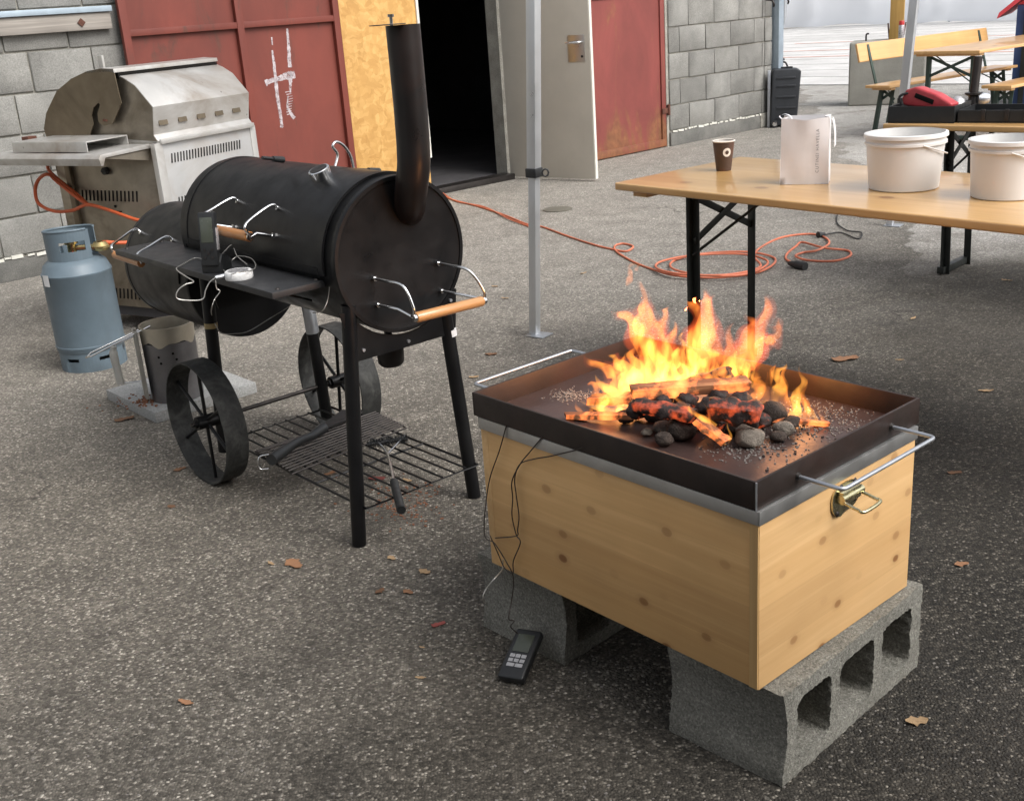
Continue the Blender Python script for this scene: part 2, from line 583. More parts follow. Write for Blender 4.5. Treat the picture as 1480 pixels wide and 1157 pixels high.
def osb_mat():
    m, N, L, B = newmat('osb')
    tc = N.new('ShaderNodeTexCoord').outputs['Object']
    nw = noise(N, L, tc, 5, 3)
    wv = mix(N, L, 0.22, tc, nw.outputs['Color'], 'ADD')
    v1 = N.new('ShaderNodeTexVoronoi')
    v1.inputs['Scale'].default_value = 1
    L.new(mapping(N, L, wv, (13, 13, 34), (0, 0.5, 0)), v1.inputs['Vector'])
    v2 = N.new('ShaderNodeTexVoronoi')
    v2.inputs['Scale'].default_value = 1
    L.new(mapping(N, L, wv, (30, 30, 12), (0, -0.6, 0)), v2.inputs['Vector'])
    s1 = N.new('ShaderNodeSeparateColor')
    L.new(v1.outputs['Color'], s1.inputs[0])
    s2 = N.new('ShaderNodeSeparateColor')
    L.new(v2.outputs['Color'], s2.inputs[0])
    a = math_(N, L, 'MULTIPLY', math_(N, L, 'ADD', s1.outputs[0], s2.outputs[1]), 0.5)
    r = ramp(N, [(0.1, (0.44, 0.235, 0.065)), (0.5, (0.52, 0.295, 0.090)), (0.9, (0.60, 0.36, 0.125))])
    L.new(a, r.inputs[0])
    n2 = noise(N, L, tc, 6, 5)
    r2 = ramp(N, [(0.26, 0.92), (0.5, 1.0)])
    L.new(n2.outputs['Fac'], r2.inputs[0])
    c = mix(N, L, 1.0, r.outputs[0], r2.outputs[0], 'MULTIPLY')
    L.new(c, B.inputs['Base Color'])
    B.inputs['Roughness'].default_value = 0.7
    bump(N, L, B, a, 0.15, 0.003)
    return m

MT = {}
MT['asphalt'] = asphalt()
MT['block'] = concrete('wall_block', (0.195, 0.192, 0.18), (0.29, 0.285, 0.265), True, 5, 0.14)
MT['mortar'] = concrete('mortar', (0.24, 0.23, 0.20), (0.40, 0.385, 0.34), True, 9)
MT['footing'] = concrete('footing', (0.12, 0.12, 0.112), (0.21, 0.205, 0.19), True, 4)
MT['cinder'] = concrete('cinder', (0.165, 0.160, 0.138), (0.235, 0.228, 0.20), True, 7, 0.0, True)
MT['slab'] = concrete('paving_slab', (0.26, 0.265, 0.26), (0.37, 0.37, 0.36), True, 8)
MT['ballast'] = concrete('ballast', (0.27, 0.265, 0.235), (0.40, 0.39, 0.35), True, 3)
MT['road'] = concrete('road_slab', (0.42, 0.415, 0.405), (0.60, 0.59, 0.58), False, 1.2, 0.06)
MT['red_gate'] = rusty('red_gate', (0.15, 0.030, 0.019), (0.085, 0.040, 0.026), 0.57)
MT['red_door'] = rusty('red_door', (0.195, 0.044, 0.036), (0.25, 0.105, 0.042), 0.58, 0.24)
def spray_mat():
    m, N, L, B = newmat('white_spray')
    tc = N.new('ShaderNodeTexCoord').outputs['Object']
    B.inputs['Base Color'].default_value = (0.52, 0.47, 0.49, 1)
    B.inputs['Roughness'].default_value = 0.8
    n = noise(N, L, tc, 38, 6, 0.7)
    r = ramp(N, [(0.26, 0.0), (0.58, 0.9)])
    L.new(n.outputs['Fac'], r.inputs[0])
    L.new(r.outputs[0], B.inputs['Alpha'])
    return m
MT['spray'] = spray_mat()
MT['osb'] = osb_mat()
MT['door_white'] = M('grey_white_door', (0.40, 0.375, 0.325), 0.55, 0, 0.06, 3, (0.30, 0.28, 0.24), 0.3, 0.03)
MT['edge_white'] = M('white_edge', (0.62, 0.61, 0.55), 0.6, 0, 0.1, 8)
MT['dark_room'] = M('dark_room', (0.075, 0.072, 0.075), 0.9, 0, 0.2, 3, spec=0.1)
MT['plate'] = M('brushed_plate', (0.50, 0.49, 0.47), 0.35, 1.0, 0.05, 12, bmp=0.02)
MT['galv'] = M('galvanised', (0.48, 0.50, 0.53), 0.42, 0.9, 0.12, 14, bmp=0.03)
MT['galv_blue'] = M('galvanised_blue', (0.34, 0.41, 0.47), 0.5, 0.35, 0.12, 9)
MT['old_board'] = wood('weathered_board', (0.34, 0.31, 0.275), (0.19, 0.17, 0.15), 0, 1.0, 0.8, False)
MT['rust'] = M('rust', (0.10, 0.038, 0.024), 0.85, 0.1, 0.35, 25, bmp=0.3)
MT['steel_dirty'] = M('stainless_dirty', (0.30, 0.265, 0.215), 0.40, 0.85, 0.16, 7, (0.085, 0.062, 0.038), 0.75, 0.03)
MT['hood_plate'] = M('stainless_tarnished', (0.185, 0.15, 0.105), 0.48, 0.75, 0.15, 6, (0.075, 0.055, 0.034), 0.6, 0.03)
MT['steel'] = M('stainless', (0.50, 0.49, 0.47), 0.36, 0.5, 0.08, 5, (0.22, 0.16, 0.105), 0.8, 0.02)
MT['steel_white'] = M('stainless_front', (0.46, 0.46, 0.455), 0.42, 0.45, 0.06, 6, (0.30, 0.22, 0.15), 0.5, 0.02)
MT['black_hole'] = M('dark_opening', (0.012, 0.011, 0.010), 0.9, 0, 0.1, 5, spec=0.1)
MT['smoker'] = M('black_stove_paint', (0.0050, 0.0050, 0.0056), 0.40, 0.0, 0.3, 5, (0.0155, 0.0150, 0.0145), 0.6, 0.05, 220, rvar=0.16, spec=0.28)
MT['smoker_hot'] = M('scorched_paint', (0.009, 0.008, 0.008), 0.36, 0.0, 0.2, 6, (0.032, 0.015, 0.010), 0.6, 0.04, 220, spec=0.35)
MT['shelf_black'] = M('shelf_black', (0.020, 0.0205, 0.022), 0.5, 0, 0.15, 8, bmp=0.05, bscale=240)
MT['tread'] = M('scuffed_tread', (0.016, 0.0165, 0.0155), 0.7, 0, 0.4, 40, (0.085, 0.085, 0.078), 0.6, 0.2, 90)
MT['chrome'] = M('chrome', (0.74, 0.745, 0.75), 0.16, 1.0, 0.04, 20, bmp=0.0, rvar=0.06)
MT['zinc'] = M('yellow_zinc', (0.60, 0.56, 0.36), 0.28, 1.0, 0.15, 30, (0.50, 0.36, 0.44), 0.5, 0.0)
MT['grip'] = wood('turned_handle', (0.52, 0.265, 0.10), (0.40, 0.185, 0.065), 0, 3.0, 0.38, False, 0.5)
MT['grip_orange'] = wood('turned_handle_orange', (0.46, 0.20, 0.06), (0.35, 0.14, 0.04), 1, 3.0, 0.38, False, 0.5)
MT['spruce_x'] = wood('spruce_x', (0.68, 0.435, 0.205), (0.58, 0.345, 0.145), 0, 1.0, 0.5, True, 0.12, 11.0, 1, 0.40, 0.098)
MT['spruce_y'] = wood('spruce_y', (0.66, 0.405, 0.175), (0.56, 0.320, 0.125), 1, 1.0, 0.5, True, 0.12, 10.0, 0, 0.50, 0.098)
MT['endgrain'] = wood('end_grain', (0.60, 0.39, 0.17), (0.44, 0.26, 0.10), 2, 1.0, 0.6, False)
MT['table_top'] = wood('varnished_pine', (0.62, 0.385, 0.165), (0.53, 0.305, 0.11), 0, 0.7, 0.30, True, 0.6, 5.0, 2, 0.6, 0.118)
MT['bench_top'] = wood('pale_varnished_pine', (0.66, 0.40, 0.17), (0.56, 0.31, 0.11), 0, 0.7, 0.4, True, 0.5, 5.0, 2, 0.6)
MT['post'] = wood('yellow_post', (0.56, 0.36, 0.11), (0.42, 0.25, 0.07), 2, 1.0, 0.6, False)
MT['green_steel'] = M('dark_green_steel', (0.030, 0.055, 0.045), 0.45, 0.1, 0.2, 12, bmp=0.03)
MT['black_steel'] = M('blackish_steel', (0.018, 0.021, 0.019), 0.45, 0.1, 0.2, 12, bmp=0.03)
MT['rim'] = M('rim_sheet', (0.52, 0.52, 0.515), 0.40, 0.9, 0.08, 9, (0.26, 0.25, 0.23), 0.4, 0.02)
MT['tray_out'] = M('tray_side', (0.030, 0.021, 0.018), 0.46, 0.35, 0.35, 9, (0.06, 0.028, 0.022), 0.55, 0.06)
MT['tray_in'] = M('tray_floor', (0.085, 0.056, 0.050), 0.36, 0.45, 0.3, 5, (0.055, 0.055, 0.063), 0.95, 0.10, 150)
MT['bottle'] = M('gas_bottle_blue', (0.105, 0.142, 0.170), 0.45, 0.0, 0.12, 7, (0.075, 0.09, 0.10), 0.5, 0.05)
MT['brass'] = M('brass', (0.55, 0.43, 0.20), 0.3, 1.0, 0.1, 20)
MT['hose'] = M('orange_hose', (0.50, 0.095, 0.030), 0.5, 0, 0.15, 15)
MT['cord'] = M('orange_cord', (0.56, 0.16, 0.085), 0.55, 0, 0.18, 9, (0.30, 0.15, 0.10), 0.4)
MT['rubber'] = M('black_rubber', (0.018, 0.018, 0.019), 0.6, 0, 0.2, 15)
MT['plastic_black'] = M('black_plastic', (0.016, 0.017, 0.018), 0.42, 0, 0.15, 20, bmp=0.06, bscale=300)
MT['case'] = M('case_plastic', (0.022, 0.025, 0.030), 0.5, 0, 0.2, 12, bmp=0.06, bscale=200)
MT['lcd'] = M('grey_green_lcd', (0.062, 0.070, 0.055), 0.22, 0, 0.1, 20, bmp=0)
MT['button'] = M('grey_button', (0.36, 0.36, 0.37), 0.5, 0, 0.1, 30)
MT['silver'] = M('silver_plastic', (0.55, 0.54, 0.55), 0.3, 0.6, 0.1, 30)
MT['white_plastic'] = M('white_plastic', (0.70, 0.70, 0.695), 0.35, 0, 0.03, 10, bmp=0.01)
MT['bucket'] = M('white_bucket', (0.66, 0.65, 0.635), 0.38, 0, 0.035, 5, (0.60, 0.55, 0.49), 0.4, 0.01)
MT['bag'] = M('white_paper', (0.70, 0.68, 0.685), 0.75, 0, 0.05, 14, bmp=0.05)
MT['bag_in'] = M('white_paper_inside', (0.60, 0.60, 0.63), 0.75, 0, 0.05, 14)
MT['ink'] = M('grey_ink', (0.16, 0.15, 0.17), 0.8, 0, 0.1, 30)
MT['cup'] = M('brown_cup', (0.060, 0.036, 0.028), 0.5, 0, 0.2, 12, (0.22, 0.075, 0.040), 0.8, 0.01)
MT['cup_white'] = M('white_card', (0.68, 0.63, 0.57), 0.6, 0, 0.05, 12)
MT['tent_alu'] = M('tent_aluminium', (0.60, 0.615, 0.63), 0.38, 0.75, 0.05, 6, bmp=0.01)
MT['tarp'] = M('white_tarpaulin', (0.72, 0.74, 0.77), 0.6, 0, 0.03, 1.0, bmp=0.05, bscale=3)
_m = MT['tarp']
_N, _L = _m.node_tree.nodes, _m.node_tree.links
_tr = _N.new('ShaderNodeBsdfTranslucent')
_tr.inputs['Color'].default_value = (0.80, 0.82, 0.86, 1)
_mx = _N.new('ShaderNodeMixShader')
_mx.inputs[0].default_value = 0.5
_L.new(_N['Principled BSDF'].outputs[0], _mx.inputs[1])
_L.new(_tr.outputs[0], _mx.inputs[2])
_L.new(_mx.outputs[0], _N['Material Output'].inputs['Surface'])
MT['red_fabric'] = M('red_fabric', (0.60, 0.055, 0.075), 0.7, 0, 0.1, 6)
MT['blue_fabric'] = M('blue_fabric', (0.045, 0.085, 0.22), 0.7, 0, 0.15, 6)
MT['red_plastic'] = M('red_plastic', (0.42, 0.045, 0.055), 0.4, 0, 0.15, 14)
MT['dark_metal'] = M('dark_metal', (0.045, 0.040, 0.038), 0.45, 0.7, 0.25, 20)
MT['wire_white'] = M('braided_wire', (0.50, 0.49, 0.46), 0.4, 0.7, 0.1, 60)
MT['wire_dark'] = M('dark_wire', (0.035, 0.025, 0.02), 0.5, 0.2, 0.2, 60)
MT['tape'] = M('brass_tape', (0.33, 0.25, 0.12), 0.5, 0.3, 0.2, 60)
MT['starter'] = M('scorched_zinc', (0.20, 0.195, 0.20), 0.42, 0.8, 0.2, 8, (0.09, 0.085, 0.10), 0.7, 0.03)
MT['starter_top'] = M('heat_tinted_zinc', (0.50, 0.46, 0.38), 0.4, 0.8, 0.1, 10, (0.34, 0.25, 0.17), 0.5, 0.02)
MT['starter_shield'] = M('grey_shield', (0.36, 0.345, 0.31), 0.5, 0.5, 0.12, 12, (0.24, 0.18, 0.13), 0.5)
MT['grey_grip'] = M('grey_grip', (0.36, 0.355, 0.33), 0.55, 0, 0.1, 12)
MT['leaf'] = M('dry_leaf', (0.23, 0.115, 0.058), 0.75, 0, 0.25, 40, rnd=0.35, bmp=0.2)
MT['leaf_pale'] = M('pale_leaf', (0.36, 0.24, 0.13), 0.75, 0, 0.2, 40, rnd=0.2, bmp=0.2)
MT['leaf_red'] = M('red_leaf', (0.24, 0.055, 0.045), 0.75, 0, 0.2, 40, rnd=0.2, bmp=0.2)
MT['ash'] = M('grey_ash', (0.19, 0.175, 0.16), 0.9, 0, 0.3, 60)
MT['ember_crumb'] = M('rusty_crumbs', (0.20, 0.085, 0.045), 0.9, 0, 0.4, 60)
MT['char'] = M('charred_wood', (0.022, 0.013, 0.011), 0.75, 0, 0.5, 30, (0.075, 0.035, 0.026), 0.5, 1.0, 70)
MT['stone_dark'] = concrete('sooty_stone', (0.022, 0.017, 0.015), (0.085, 0.066, 0.055), True, 14)
MT['stone_grey'] = concrete('grey_stone', (0.095, 0.078, 0.064), (0.25, 0.22, 0.185), True, 16)
MT['label_white'] = M('white_sticker', (0.68, 0.68, 0.68), 0.5, 0, 0.05, 30)
MT['red_cap'] = M('red_cap', (0.50, 0.03, 0.03), 0.4, 0, 0.1, 20)
MT['line_orange'] = M('faint_orange_line', (0.62, 0.36, 0.31), 0.8, 0, 0.2, 5)
MT['manhole'] = M('cover_plate', (0.14, 0.13, 0.105), 0.7, 0.2, 0.2, 20)

def burning_wood():
    m, N, L, B = newmat('burning_wood')
    tc = N.new('ShaderNodeTexCoord').outputs['Object']
    v = mapping(N, L, tc, (5, 40, 40))
    n1 = noise(N, L, v, 1.0, 6, 0.6, 0.4)
    r1 = ramp(N, [(0.30, (0.03, 0.012, 0.008)), (0.5, (0.24, 0.085, 0.035)), (0.7, (0.48, 0.22, 0.10))])
    L.new(n1.outputs['Fac'], r1.inputs[0])
    L.new(r1.outputs[0], B.inputs['Base Color'])
    B.inputs['Roughness'].default_value = 0.8
    n2 = noise(N, L, tc, 16, 5, 0.6)
    r2 = ramp(N, [(0.50, 0.0), (0.75, 1.0)])
    L.new(n2.outputs['Fac'], r2.inputs[0])
    B.inputs['Emission Color'].default_value = (1.0, 0.22, 0.05, 1)
    L.new(math_(N, L, 'MULTIPLY', r2.outputs[0], 2.2), B.inputs['Emission Strength'])
    bump(N, L, B, n1.outputs['Fac'], 0.6, 0.006)
    return m
MT['burning'] = burning_wood()

_c = MT['char']
_N, _L = _c.node_tree.nodes, _c.node_tree.links
_n = noise(_N, _L, _N.new('ShaderNodeTexCoord').outputs['Object'], 30, 5, 0.6)
_r = ramp(_N, [(0.52, 0.0), (0.72, 0.55)])
_L.new(_n.outputs['Fac'], _r.inputs[0])
_c.node_tree.nodes['Principled BSDF'].inputs['Emission Color'].default_value = (1.0, 0.13, 0.035, 1)
_L.new(_r.outputs[0], _N['Principled BSDF'].inputs['Emission Strength'])

def flame_mat(name, col, s, nscale=26.0, lo=0.34):
    m = bpy.data.materials.new(name)
    m.use_nodes = True
    N, L = m.node_tree.nodes, m.node_tree.links
    N.clear()
    out = N.new('ShaderNodeOutputMaterial')
    em = N.new('ShaderNodeEmission')
    em.inputs['Color'].default_value = (*col, 1)
    tc = N.new('ShaderNodeNewGeometry').outputs['Position']
    n = noise(N, L, mapping(N, L, tc, (1.0, 1.0, 0.42)), nscale, 2.5, 0.55, 1.2)
    r = ramp(N, [(lo, 0.03), (0.64, 1.0)])
    L.new(n.outputs['Fac'], r.inputs[0])
    L.new(math_(N, L, 'MULTIPLY', r.outputs[0], s), em.inputs['Strength'])
    L.new(em.outputs[0], out.inputs['Volume'])
    return m
MT['flame'] = flame_mat('flame', (1.0, 0.29, 0.040), 72, 20, 0.40)
MT['flame_core'] = flame_mat('flame_core', (1.0, 0.40, 0.060), 92, 20, 0.40)
MT['flame_halo'] = flame_mat('flame_halo', (1.0, 0.13, 0.035), 9, 16, 0.36)
MT['flame_thin'] = flame_mat('flame_thin', (1.0, 0.27, 0.05), 46, 24, 0.30)

# ================================================================== SETTING
g = MB()
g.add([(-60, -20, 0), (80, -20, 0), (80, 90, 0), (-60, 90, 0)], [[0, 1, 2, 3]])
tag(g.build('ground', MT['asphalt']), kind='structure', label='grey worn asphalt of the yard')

# street beyond the yard: long concrete strips with open joints between them
road = thing('concrete_road', 'pale concrete street of long strips behind the benches', 'road')
road['kind'] = 'structure'
del road['category']
ra = R_(-44)
rd = Vector((math.cos(ra), math.sin(ra), 0))
rn = Vector((-math.sin(ra), math.cos(ra), 0))
rp0 = Vector((4.9, 17.0, 0))
for k in range(16):
    d0 = k * 1.28 - 0.4
    wdt = 1.215
    b = MB()
    b.box(rp0 + rd * 6 + rn * (d0 + wdt / 2) + Vector((0, 0, 0.006)), (34, wdt, 0.02), Matrix.Rotation(ra, 3, 'Z'))
    b.build('slab', MT['road'], road)
for d0, sk in ((7.2, 0.0), (5.2, 0.03), (10.0, 0.12)):
    b = MB()
    a_ = rp0 + rn * d0 - rd * 6 + Vector((0, 0, 0.021))
    b.bar(a_, a_ + rd * 12 + rn * (12 * sk), 0.10, 0.006)
    b.build('painted_line', MT['line_orange'], road)

# ------------------------------------------------------------------ the building
WY, WD = R_(40.874), 9.5496
bld = thing('garage_building', 'grey concrete block garage with red metal doors and a dark open doorway', 'building', (0, WD, 0), WY)
bl = frame((0, WD, 0), WY)      # local: x along the wall, y into the building, z up
ROW0, ROWH, BLK = 0.145, 0.24, 0.395
wall = MB()
for x0, x1 in ((-9.0, -1.40), (2.25, 3.93)):
    wall.box(((x0 + x1) / 2, 0.112, 1.5), (x1 - x0, 0.2, 3.0))
wall.box((0.425, 0.112, 2.6), (3.646, 0.196, 0.8))
wall.box((0.71, 0.14, 1.1), (1.02, 0.14, 2.2))
wallo = wall.build('wall', MT['mortar'], bld)
def block_mesh(L_, H_, seed):
    rr = random.Random(seed)
    b = MB()
    b.box((L_ / 2, 0, H_ / 2), (L_, 0.05, H_))
    me = b.build('block', MT['block'], None, 0.006)
    me_data = me.data
    for v in me_data.vertices:
        v.co += Vector((rr.uniform(-1, 1) * 0.0025, rr.uniform(-1, 1) * 0.002, rr.uniform(-1, 1) * 0.003))
    bpy.data.objects.remove(me)
    return me_data
cache = {}
def put_block(x0, x1, z0, z1):
    L_ = round((x1 - x0) - 0.010, 3)
    H_ = round((z1 - z0) - 0.012, 3)
    if L_ < 0.03:
        return
    key = (L_, H_, random.randint(0, 3))
    if key not in cache:
        cache[key] = block_mesh(*key)
    o = bpy.data.objects.new('block', cache[key])
    COL.objects.link(o)
    o.parent = wallo
    o.location = (x0 + 0.005, random.uniform(0.016, 0.023), z0 + 0.006)
def courses(xa, xb, offs, rows):
    for k in range(rows):
        z0 = ROW0 + ROWH * k
        x = offs[k % 2]
        while x > xa:
            x -= BLK
        while x < xb - 0.01:
            put_block(max(x, xa), min(x + BLK, xb), z0, z0 + ROWH)
            x += BLK
courses(-5.0, -1.42, (-3.68, -3.81), 8)
courses(2.28, 3.80, (2.575, 2.44), 8)
courses(3.80, 3.93, (3.80, 3.80), 8)
b = MB()
for x0, x1 in ((-9.0, -1.42), (2.28, 3.72)):
    b = MB()
    b.box(((x0 + x1) / 2, 0.02, 0.066), (x1 - x0, 0.065, 0.132))
    b.build('footing', MT['footing'], bld, 0.006)
b = MB()
b.box((3.83, 0.02, 0.075), (0.205, 0.075, 0.15))
b.build('corner_mortar', MT['mortar'], bld, 0.012)
# crumbling pale joint above the footing
b = MB()
rr = random.Random(3)
for x0, x1 in ((-5.0, -3.2), (2.30, 3.78)):
    x = x0
    while x < x1:
        l_ = rr.uniform(0.02, 0.09)
        b.box((x + l_ / 2, -0.012 + rr.uniform(-0.004, 0.004), ROW0 - 0.004 + rr.uniform(-0.005, 0.005)), (l_, 0.012, rr.uniform(0.010, 0.022)), Matrix.Rotation(rr.uniform(-0.1, 0.1), 3, 'Y'))
        x += l_ + rr.uniform(0, 0.03)
tag(b.build('crumbled_joint', MT['edge_white'], bld), kind='stuff')
# end wall, roof slab and the unlit room behind the doorway
b = MB()
b.box((3.83, 2.5, 1.5), (0.19, 4.55, 3.0))
b.build('end_wall', MT['footing'], bld)
b = MB()
b.box((-2.5, 2.4, 3.06), (13.2, 5.4, 0.12))
b.build('roof', MT['footing'], bld)
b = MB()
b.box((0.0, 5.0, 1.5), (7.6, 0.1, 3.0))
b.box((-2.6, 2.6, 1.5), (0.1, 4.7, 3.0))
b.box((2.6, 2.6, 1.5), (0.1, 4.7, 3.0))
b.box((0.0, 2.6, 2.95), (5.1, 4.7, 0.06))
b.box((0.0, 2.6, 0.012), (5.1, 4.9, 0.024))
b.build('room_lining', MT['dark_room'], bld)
b = MB()
b.box((-0.9, 1.9, 0.45), (0.7, 0.5, 0.86))
b.build('stored_cabinet', MT['rubber'], bld, 0.01)
b = MB()
b.box((-0.245, 0.03, 0.02), (0.86, 0.14, 0.055))
b.build('threshold', MT['dark_metal'], bld, 0.004)

# added wall and shade roof behind the viewer, unseen, to darken the near yard
aw = thing('added_shade_wall', 'added grey wall with a flat shade roof, unseen behind the viewer', 'wall')
b = MB()
b.box((1.0, -4.15, 1.7), (12.0, 0.25, 3.4))
b.build('wall', MT['footing'], aw)
b = MB()
b.prism([(-1.6, -4.0), (3.4, -4.0), (3.4, -0.2), (-1.6, -0.2)], (0, 0, 2.65), (1, 0, 0), (0, 1, 0), (0, 0, 1), 0.05)
b.build('added_shade_roof', MT['footing'], aw)

# wood board and metal strip fixed to the left wall
b = MB()
b.box((-4.2, -0.045, 1.562), (2.14, 0.06, 0.034))
b.build('metal_strip', MT['galv_blue'], bld, 0.003)
b = MB()
b.box((-4.2, -0.035, 1.492), (2.12, 0.045, 0.100))
o = b.build('timber_board', MT['old_board'], bld, 0.004)
b = MB()
b.box((-3.335, -0.062, 1.488), (0.036, 0.008, 0.036), Matrix.Rotation(R_(45), 3, 'Y'))
b.build('washer_plate', MT['rust'], o)

# big red sheet-metal gate leaf, folded back against the wall
gate = MB()
gate.box((-2.29, -0.060, 1.20), (1.60, 0.012, 2.28))
gate = tag(gate.build('gate_leaf', MT['red_gate'], bld), 'red sheet-metal gate leaf with welded ribs and white spray marks')
def rib(c, s):
    b = MB()
    b.box(c, s)
    b.build('rib', MT['red_gate'], gate, 0.002)
for x in (-3.075, -2.265, -1.485):
    rib((x, -0.084, 1.20), (0.05, 0.036, 2.28))
for z in (0.09, 1.405, 2.31):
    rib((-2.67, -0.083, z), (0.76, 0.032, 0.04))
    rib((-1.875, -0.083, z), (0.73, 0.032, 0.04))
# sprayed mark, thin skin of paint on the sheet
def stroke(pts, ws, name='spray_mark'):
    b = MB()
    P = catmull([(x, z, 0) for x, z in pts], 10)
    n = len(P)
    rr = random.Random(len(pts) * 7)
    vs, fs = [], []
    for i, p in enumerate(P):
        t = (P[min(i + 1, n - 1)] - P[max(i - 1, 0)]).normalized()
        sd_ = Vector((-t.y, t.x, 0))
        k = i / (n - 1) * (len(ws) - 1)
        w_ = ws[int(k)] * (1 - k % 1) + ws[min(int(k) + 1, len(ws) - 1)] * (k % 1)
        a = p + sd_ * w_ * rr.uniform(0.75, 1.15)
        c = p - sd_ * w_ * rr.uniform(0.75, 1.15)
        vs += [(a.x, -0.0675, a.y), (c.x, -0.0675, c.y)]
        if i:
            fs.append([2 * i - 2, 2 * i - 1, 2 * i + 1, 2 * i])
    b.add(vs, fs)
    return b.build(name, MT['spray'], gate)
stroke([(-2.019, 1.311), (-2.021, 1.26)], [0.006, 0.004])
stroke([(-2.028, 1.225), (-2.030, 1.10), (-2.036, 0.92), (-2.032, 0.735), (-2.038, 0.70)], [0.006, 0.013, 0.013, 0.012, 0.014])
stroke([(-1.886, 1.36), (-1.896, 1.22), (-1.906, 1.10)], [0.008, 0.013, 0.017])
stroke([(-2.118, 1.012), (-2.09, 1.02), (-2.0, 1.034), (-1.93, 1.046), (-1.87, 1.047)], [0.022, 0.018, 0.017, 0.028, 0.026])
stroke([(-1.910, 1.07), (-1.917, 1.00), (-1.93, 0.93)], [0.026, 0.013, 0.007])
stroke([(-1.950, 0.91), (-1.964, 0.84), (-1.945, 0.785), (-1.922, 0.750)], [0.004, 0.009, 0.012, 0.014])
for k in range(10):
    z = 0.94 - 0.017 * k
    x = -1.945 + 0.012 * math.sin(k * 0.6)
    stroke([(x - 0.025, z - 0.004), (x + 0.02, z)], [0.0035, 0.0015])

# strand-board infill between the gate and the doorway, white edge strip
b = MB()
b.box((-1.045, 0.010, 1.2), (0.70, 0.030, 2.36))
o = b.build('strand_board', MT['osb'], bld, 0.001)
b = MB()
b.box((-0.684, 0.006, 1.33), (0.022, 0.046, 2.06))
b.build('edge_strip', MT['edge_white'], o)

# grey-white door standing open, and its handle
hx = bl(G(740, 258))
dx = bl(G(862, 262))
dv = (dx - hx)
dv.z = 0
DL = dv.length
dv.normalize()
dn = Vector((dv.y, -dv.x, 0))
rot = Matrix((dv, dn * -1, Vector((0, 0, 1)))).transposed()
b = MB()
b.box(Vector((hx.x, hx.y, 1.03)) + dv * DL / 2, (DL, 0.038, 2.02), rot)
door = tag(b.build('door', MT['door_white'], bld, 0.002), 'plain grey-white door standing open')
b = MB()
b.box(Vector((hx.x, hx.y, 1.03)) + dv * (DL + 0.0045), (0.009, 0.034, 2.02), rot)
b.build('door_edge', MT['edge_white'], door)
side = -1 if dn.dot(bl(CO) - hx) < 0 else 1
fn = dn * side
b = MB()
b.box(Vector((hx.x, hx.y, 1.046)) + dv * 0.722 + fn * 0.021, (0.155, 0.004, 0.205), rot)
b.build('handle_plate', MT['plate'], door, 0.001)
b = MB()
hp = Vector((hx.x, hx.y, 1.095)) + dv * 0.775 + fn * 0.02
b.tube([hp, hp + fn * 0.045, hp + fn * 0.052 - dv * 0.015, hp + fn * 0.052 - dv * 0.12], 0.009, 10)
b.build('handle', MT['chrome'], door, 0, 60)
b = MB()
kp = Vector((hx.x, hx.y, 0.985)) + dv * 0.775 + fn * 0.022
b.cyl(kp, kp + fn * 0.006, 0.010, None, 14)
b.build('lock_cylinder', MT['dark_metal'], door)

# closed red sheet door with raised border and hinge
b = MB()
b.box((1.72, 0.030, 1.10), (1.04, 0.020, 2.17))
rdoor = tag(b.build('red_door', MT['red_door'], bld), 'closed red metal door, rusted along its lower edge')
for c, s in (((1.72, 0.013, 0.045), (1.03, 0.018, 0.07)), ((2.205, 0.013, 1.12), (0.06, 0.018, 2.08)), ((1.235, 0.013, 1.12), (0.06, 0.018, 2.08)), ((1.72, 0.013, 1.40), (0.91, 0.012, 0.008))):
    b = MB()
    b.box(c, s)
    b.build('border_strip', MT['red_door'], rdoor, 0.003)
b = MB()
b.cyl((2.262, -0.005, 0.30), (2.262, -0.005, 0.40), 0.016, None, 12)
b.box((2.215, -0.001, 0.345), (0.09, 0.010, 0.05))
b.build('hinge', MT['rust'], rdoor, 0.002)
# corner post with small hook and taps
b = MB()
b.box((3.985, -0.03, 1.5), (0.085, 0.10, 3.0))
o = b.build('corner_post', MT['galv_blue'], bld, 0.006)
for (x, z) in ((3.80, 1.245), (4.05, 1.262), (4.045, 0.62)):
    b = MB()
    b.tube(catmull([(x, -0.02, z + 0.03), (x, -0.09, z + 0.02), (x + 0.01, -0.11, z - 0.02), (x + 0.03, -0.09, z - 0.04)], 5), 0.010, 8)
    b.cyl((x - 0.02, -0.06, z + 0.05), (x + 0.02, -0.06, z + 0.05), 0.012, None, 8)
    b.build('hook', MT['dark_metal'], o, 0, 50)

# ================================================================== GAS GRILL
GA = R_(60)
GC = Vector((-1.55, 5.25, 0))
grill = thing('gas_grill', 'stainless steel cabinet grill with rolled-back hood and side shelf by the block wall', 'grill', GC, GA)
gl = frame(GC, GA)          # local x: along the front, y: along the side (away left), z up
K = 0.955
def zs(z):
    return CAM_H - (CAM_H - z) * K
FW, SWD, ZC = 0.62, 0.70, 0.925
b = MB()
b.box((0.012, SWD / 2, (ZC + 0.13) / 2), (0.024, SWD, ZC - 0.13))
sidep = b.build('side_panel', MT['steel_dirty'], grill, 0.003)
def slots(parent, mk, n, name='vent_slots', lean=0.22):
    b = MB()
    for i in range(n):
        a_, c_ = mk(i)
        b.bar(a_, c_, 0.007, 0.004, (1, 0, 0) if abs((c_ - a_).x) < 0.02 else (0, 1, 0))
    tag(b.build(name, MT['black_hole'], parent), kind='stuff')
slots(sidep, lambda i: (Vector((-0.001, 0.18 + i * 0.0265, 0.655)), Vector((-0.001, 0.17 + i * 0.0265, 0.705))), 15)
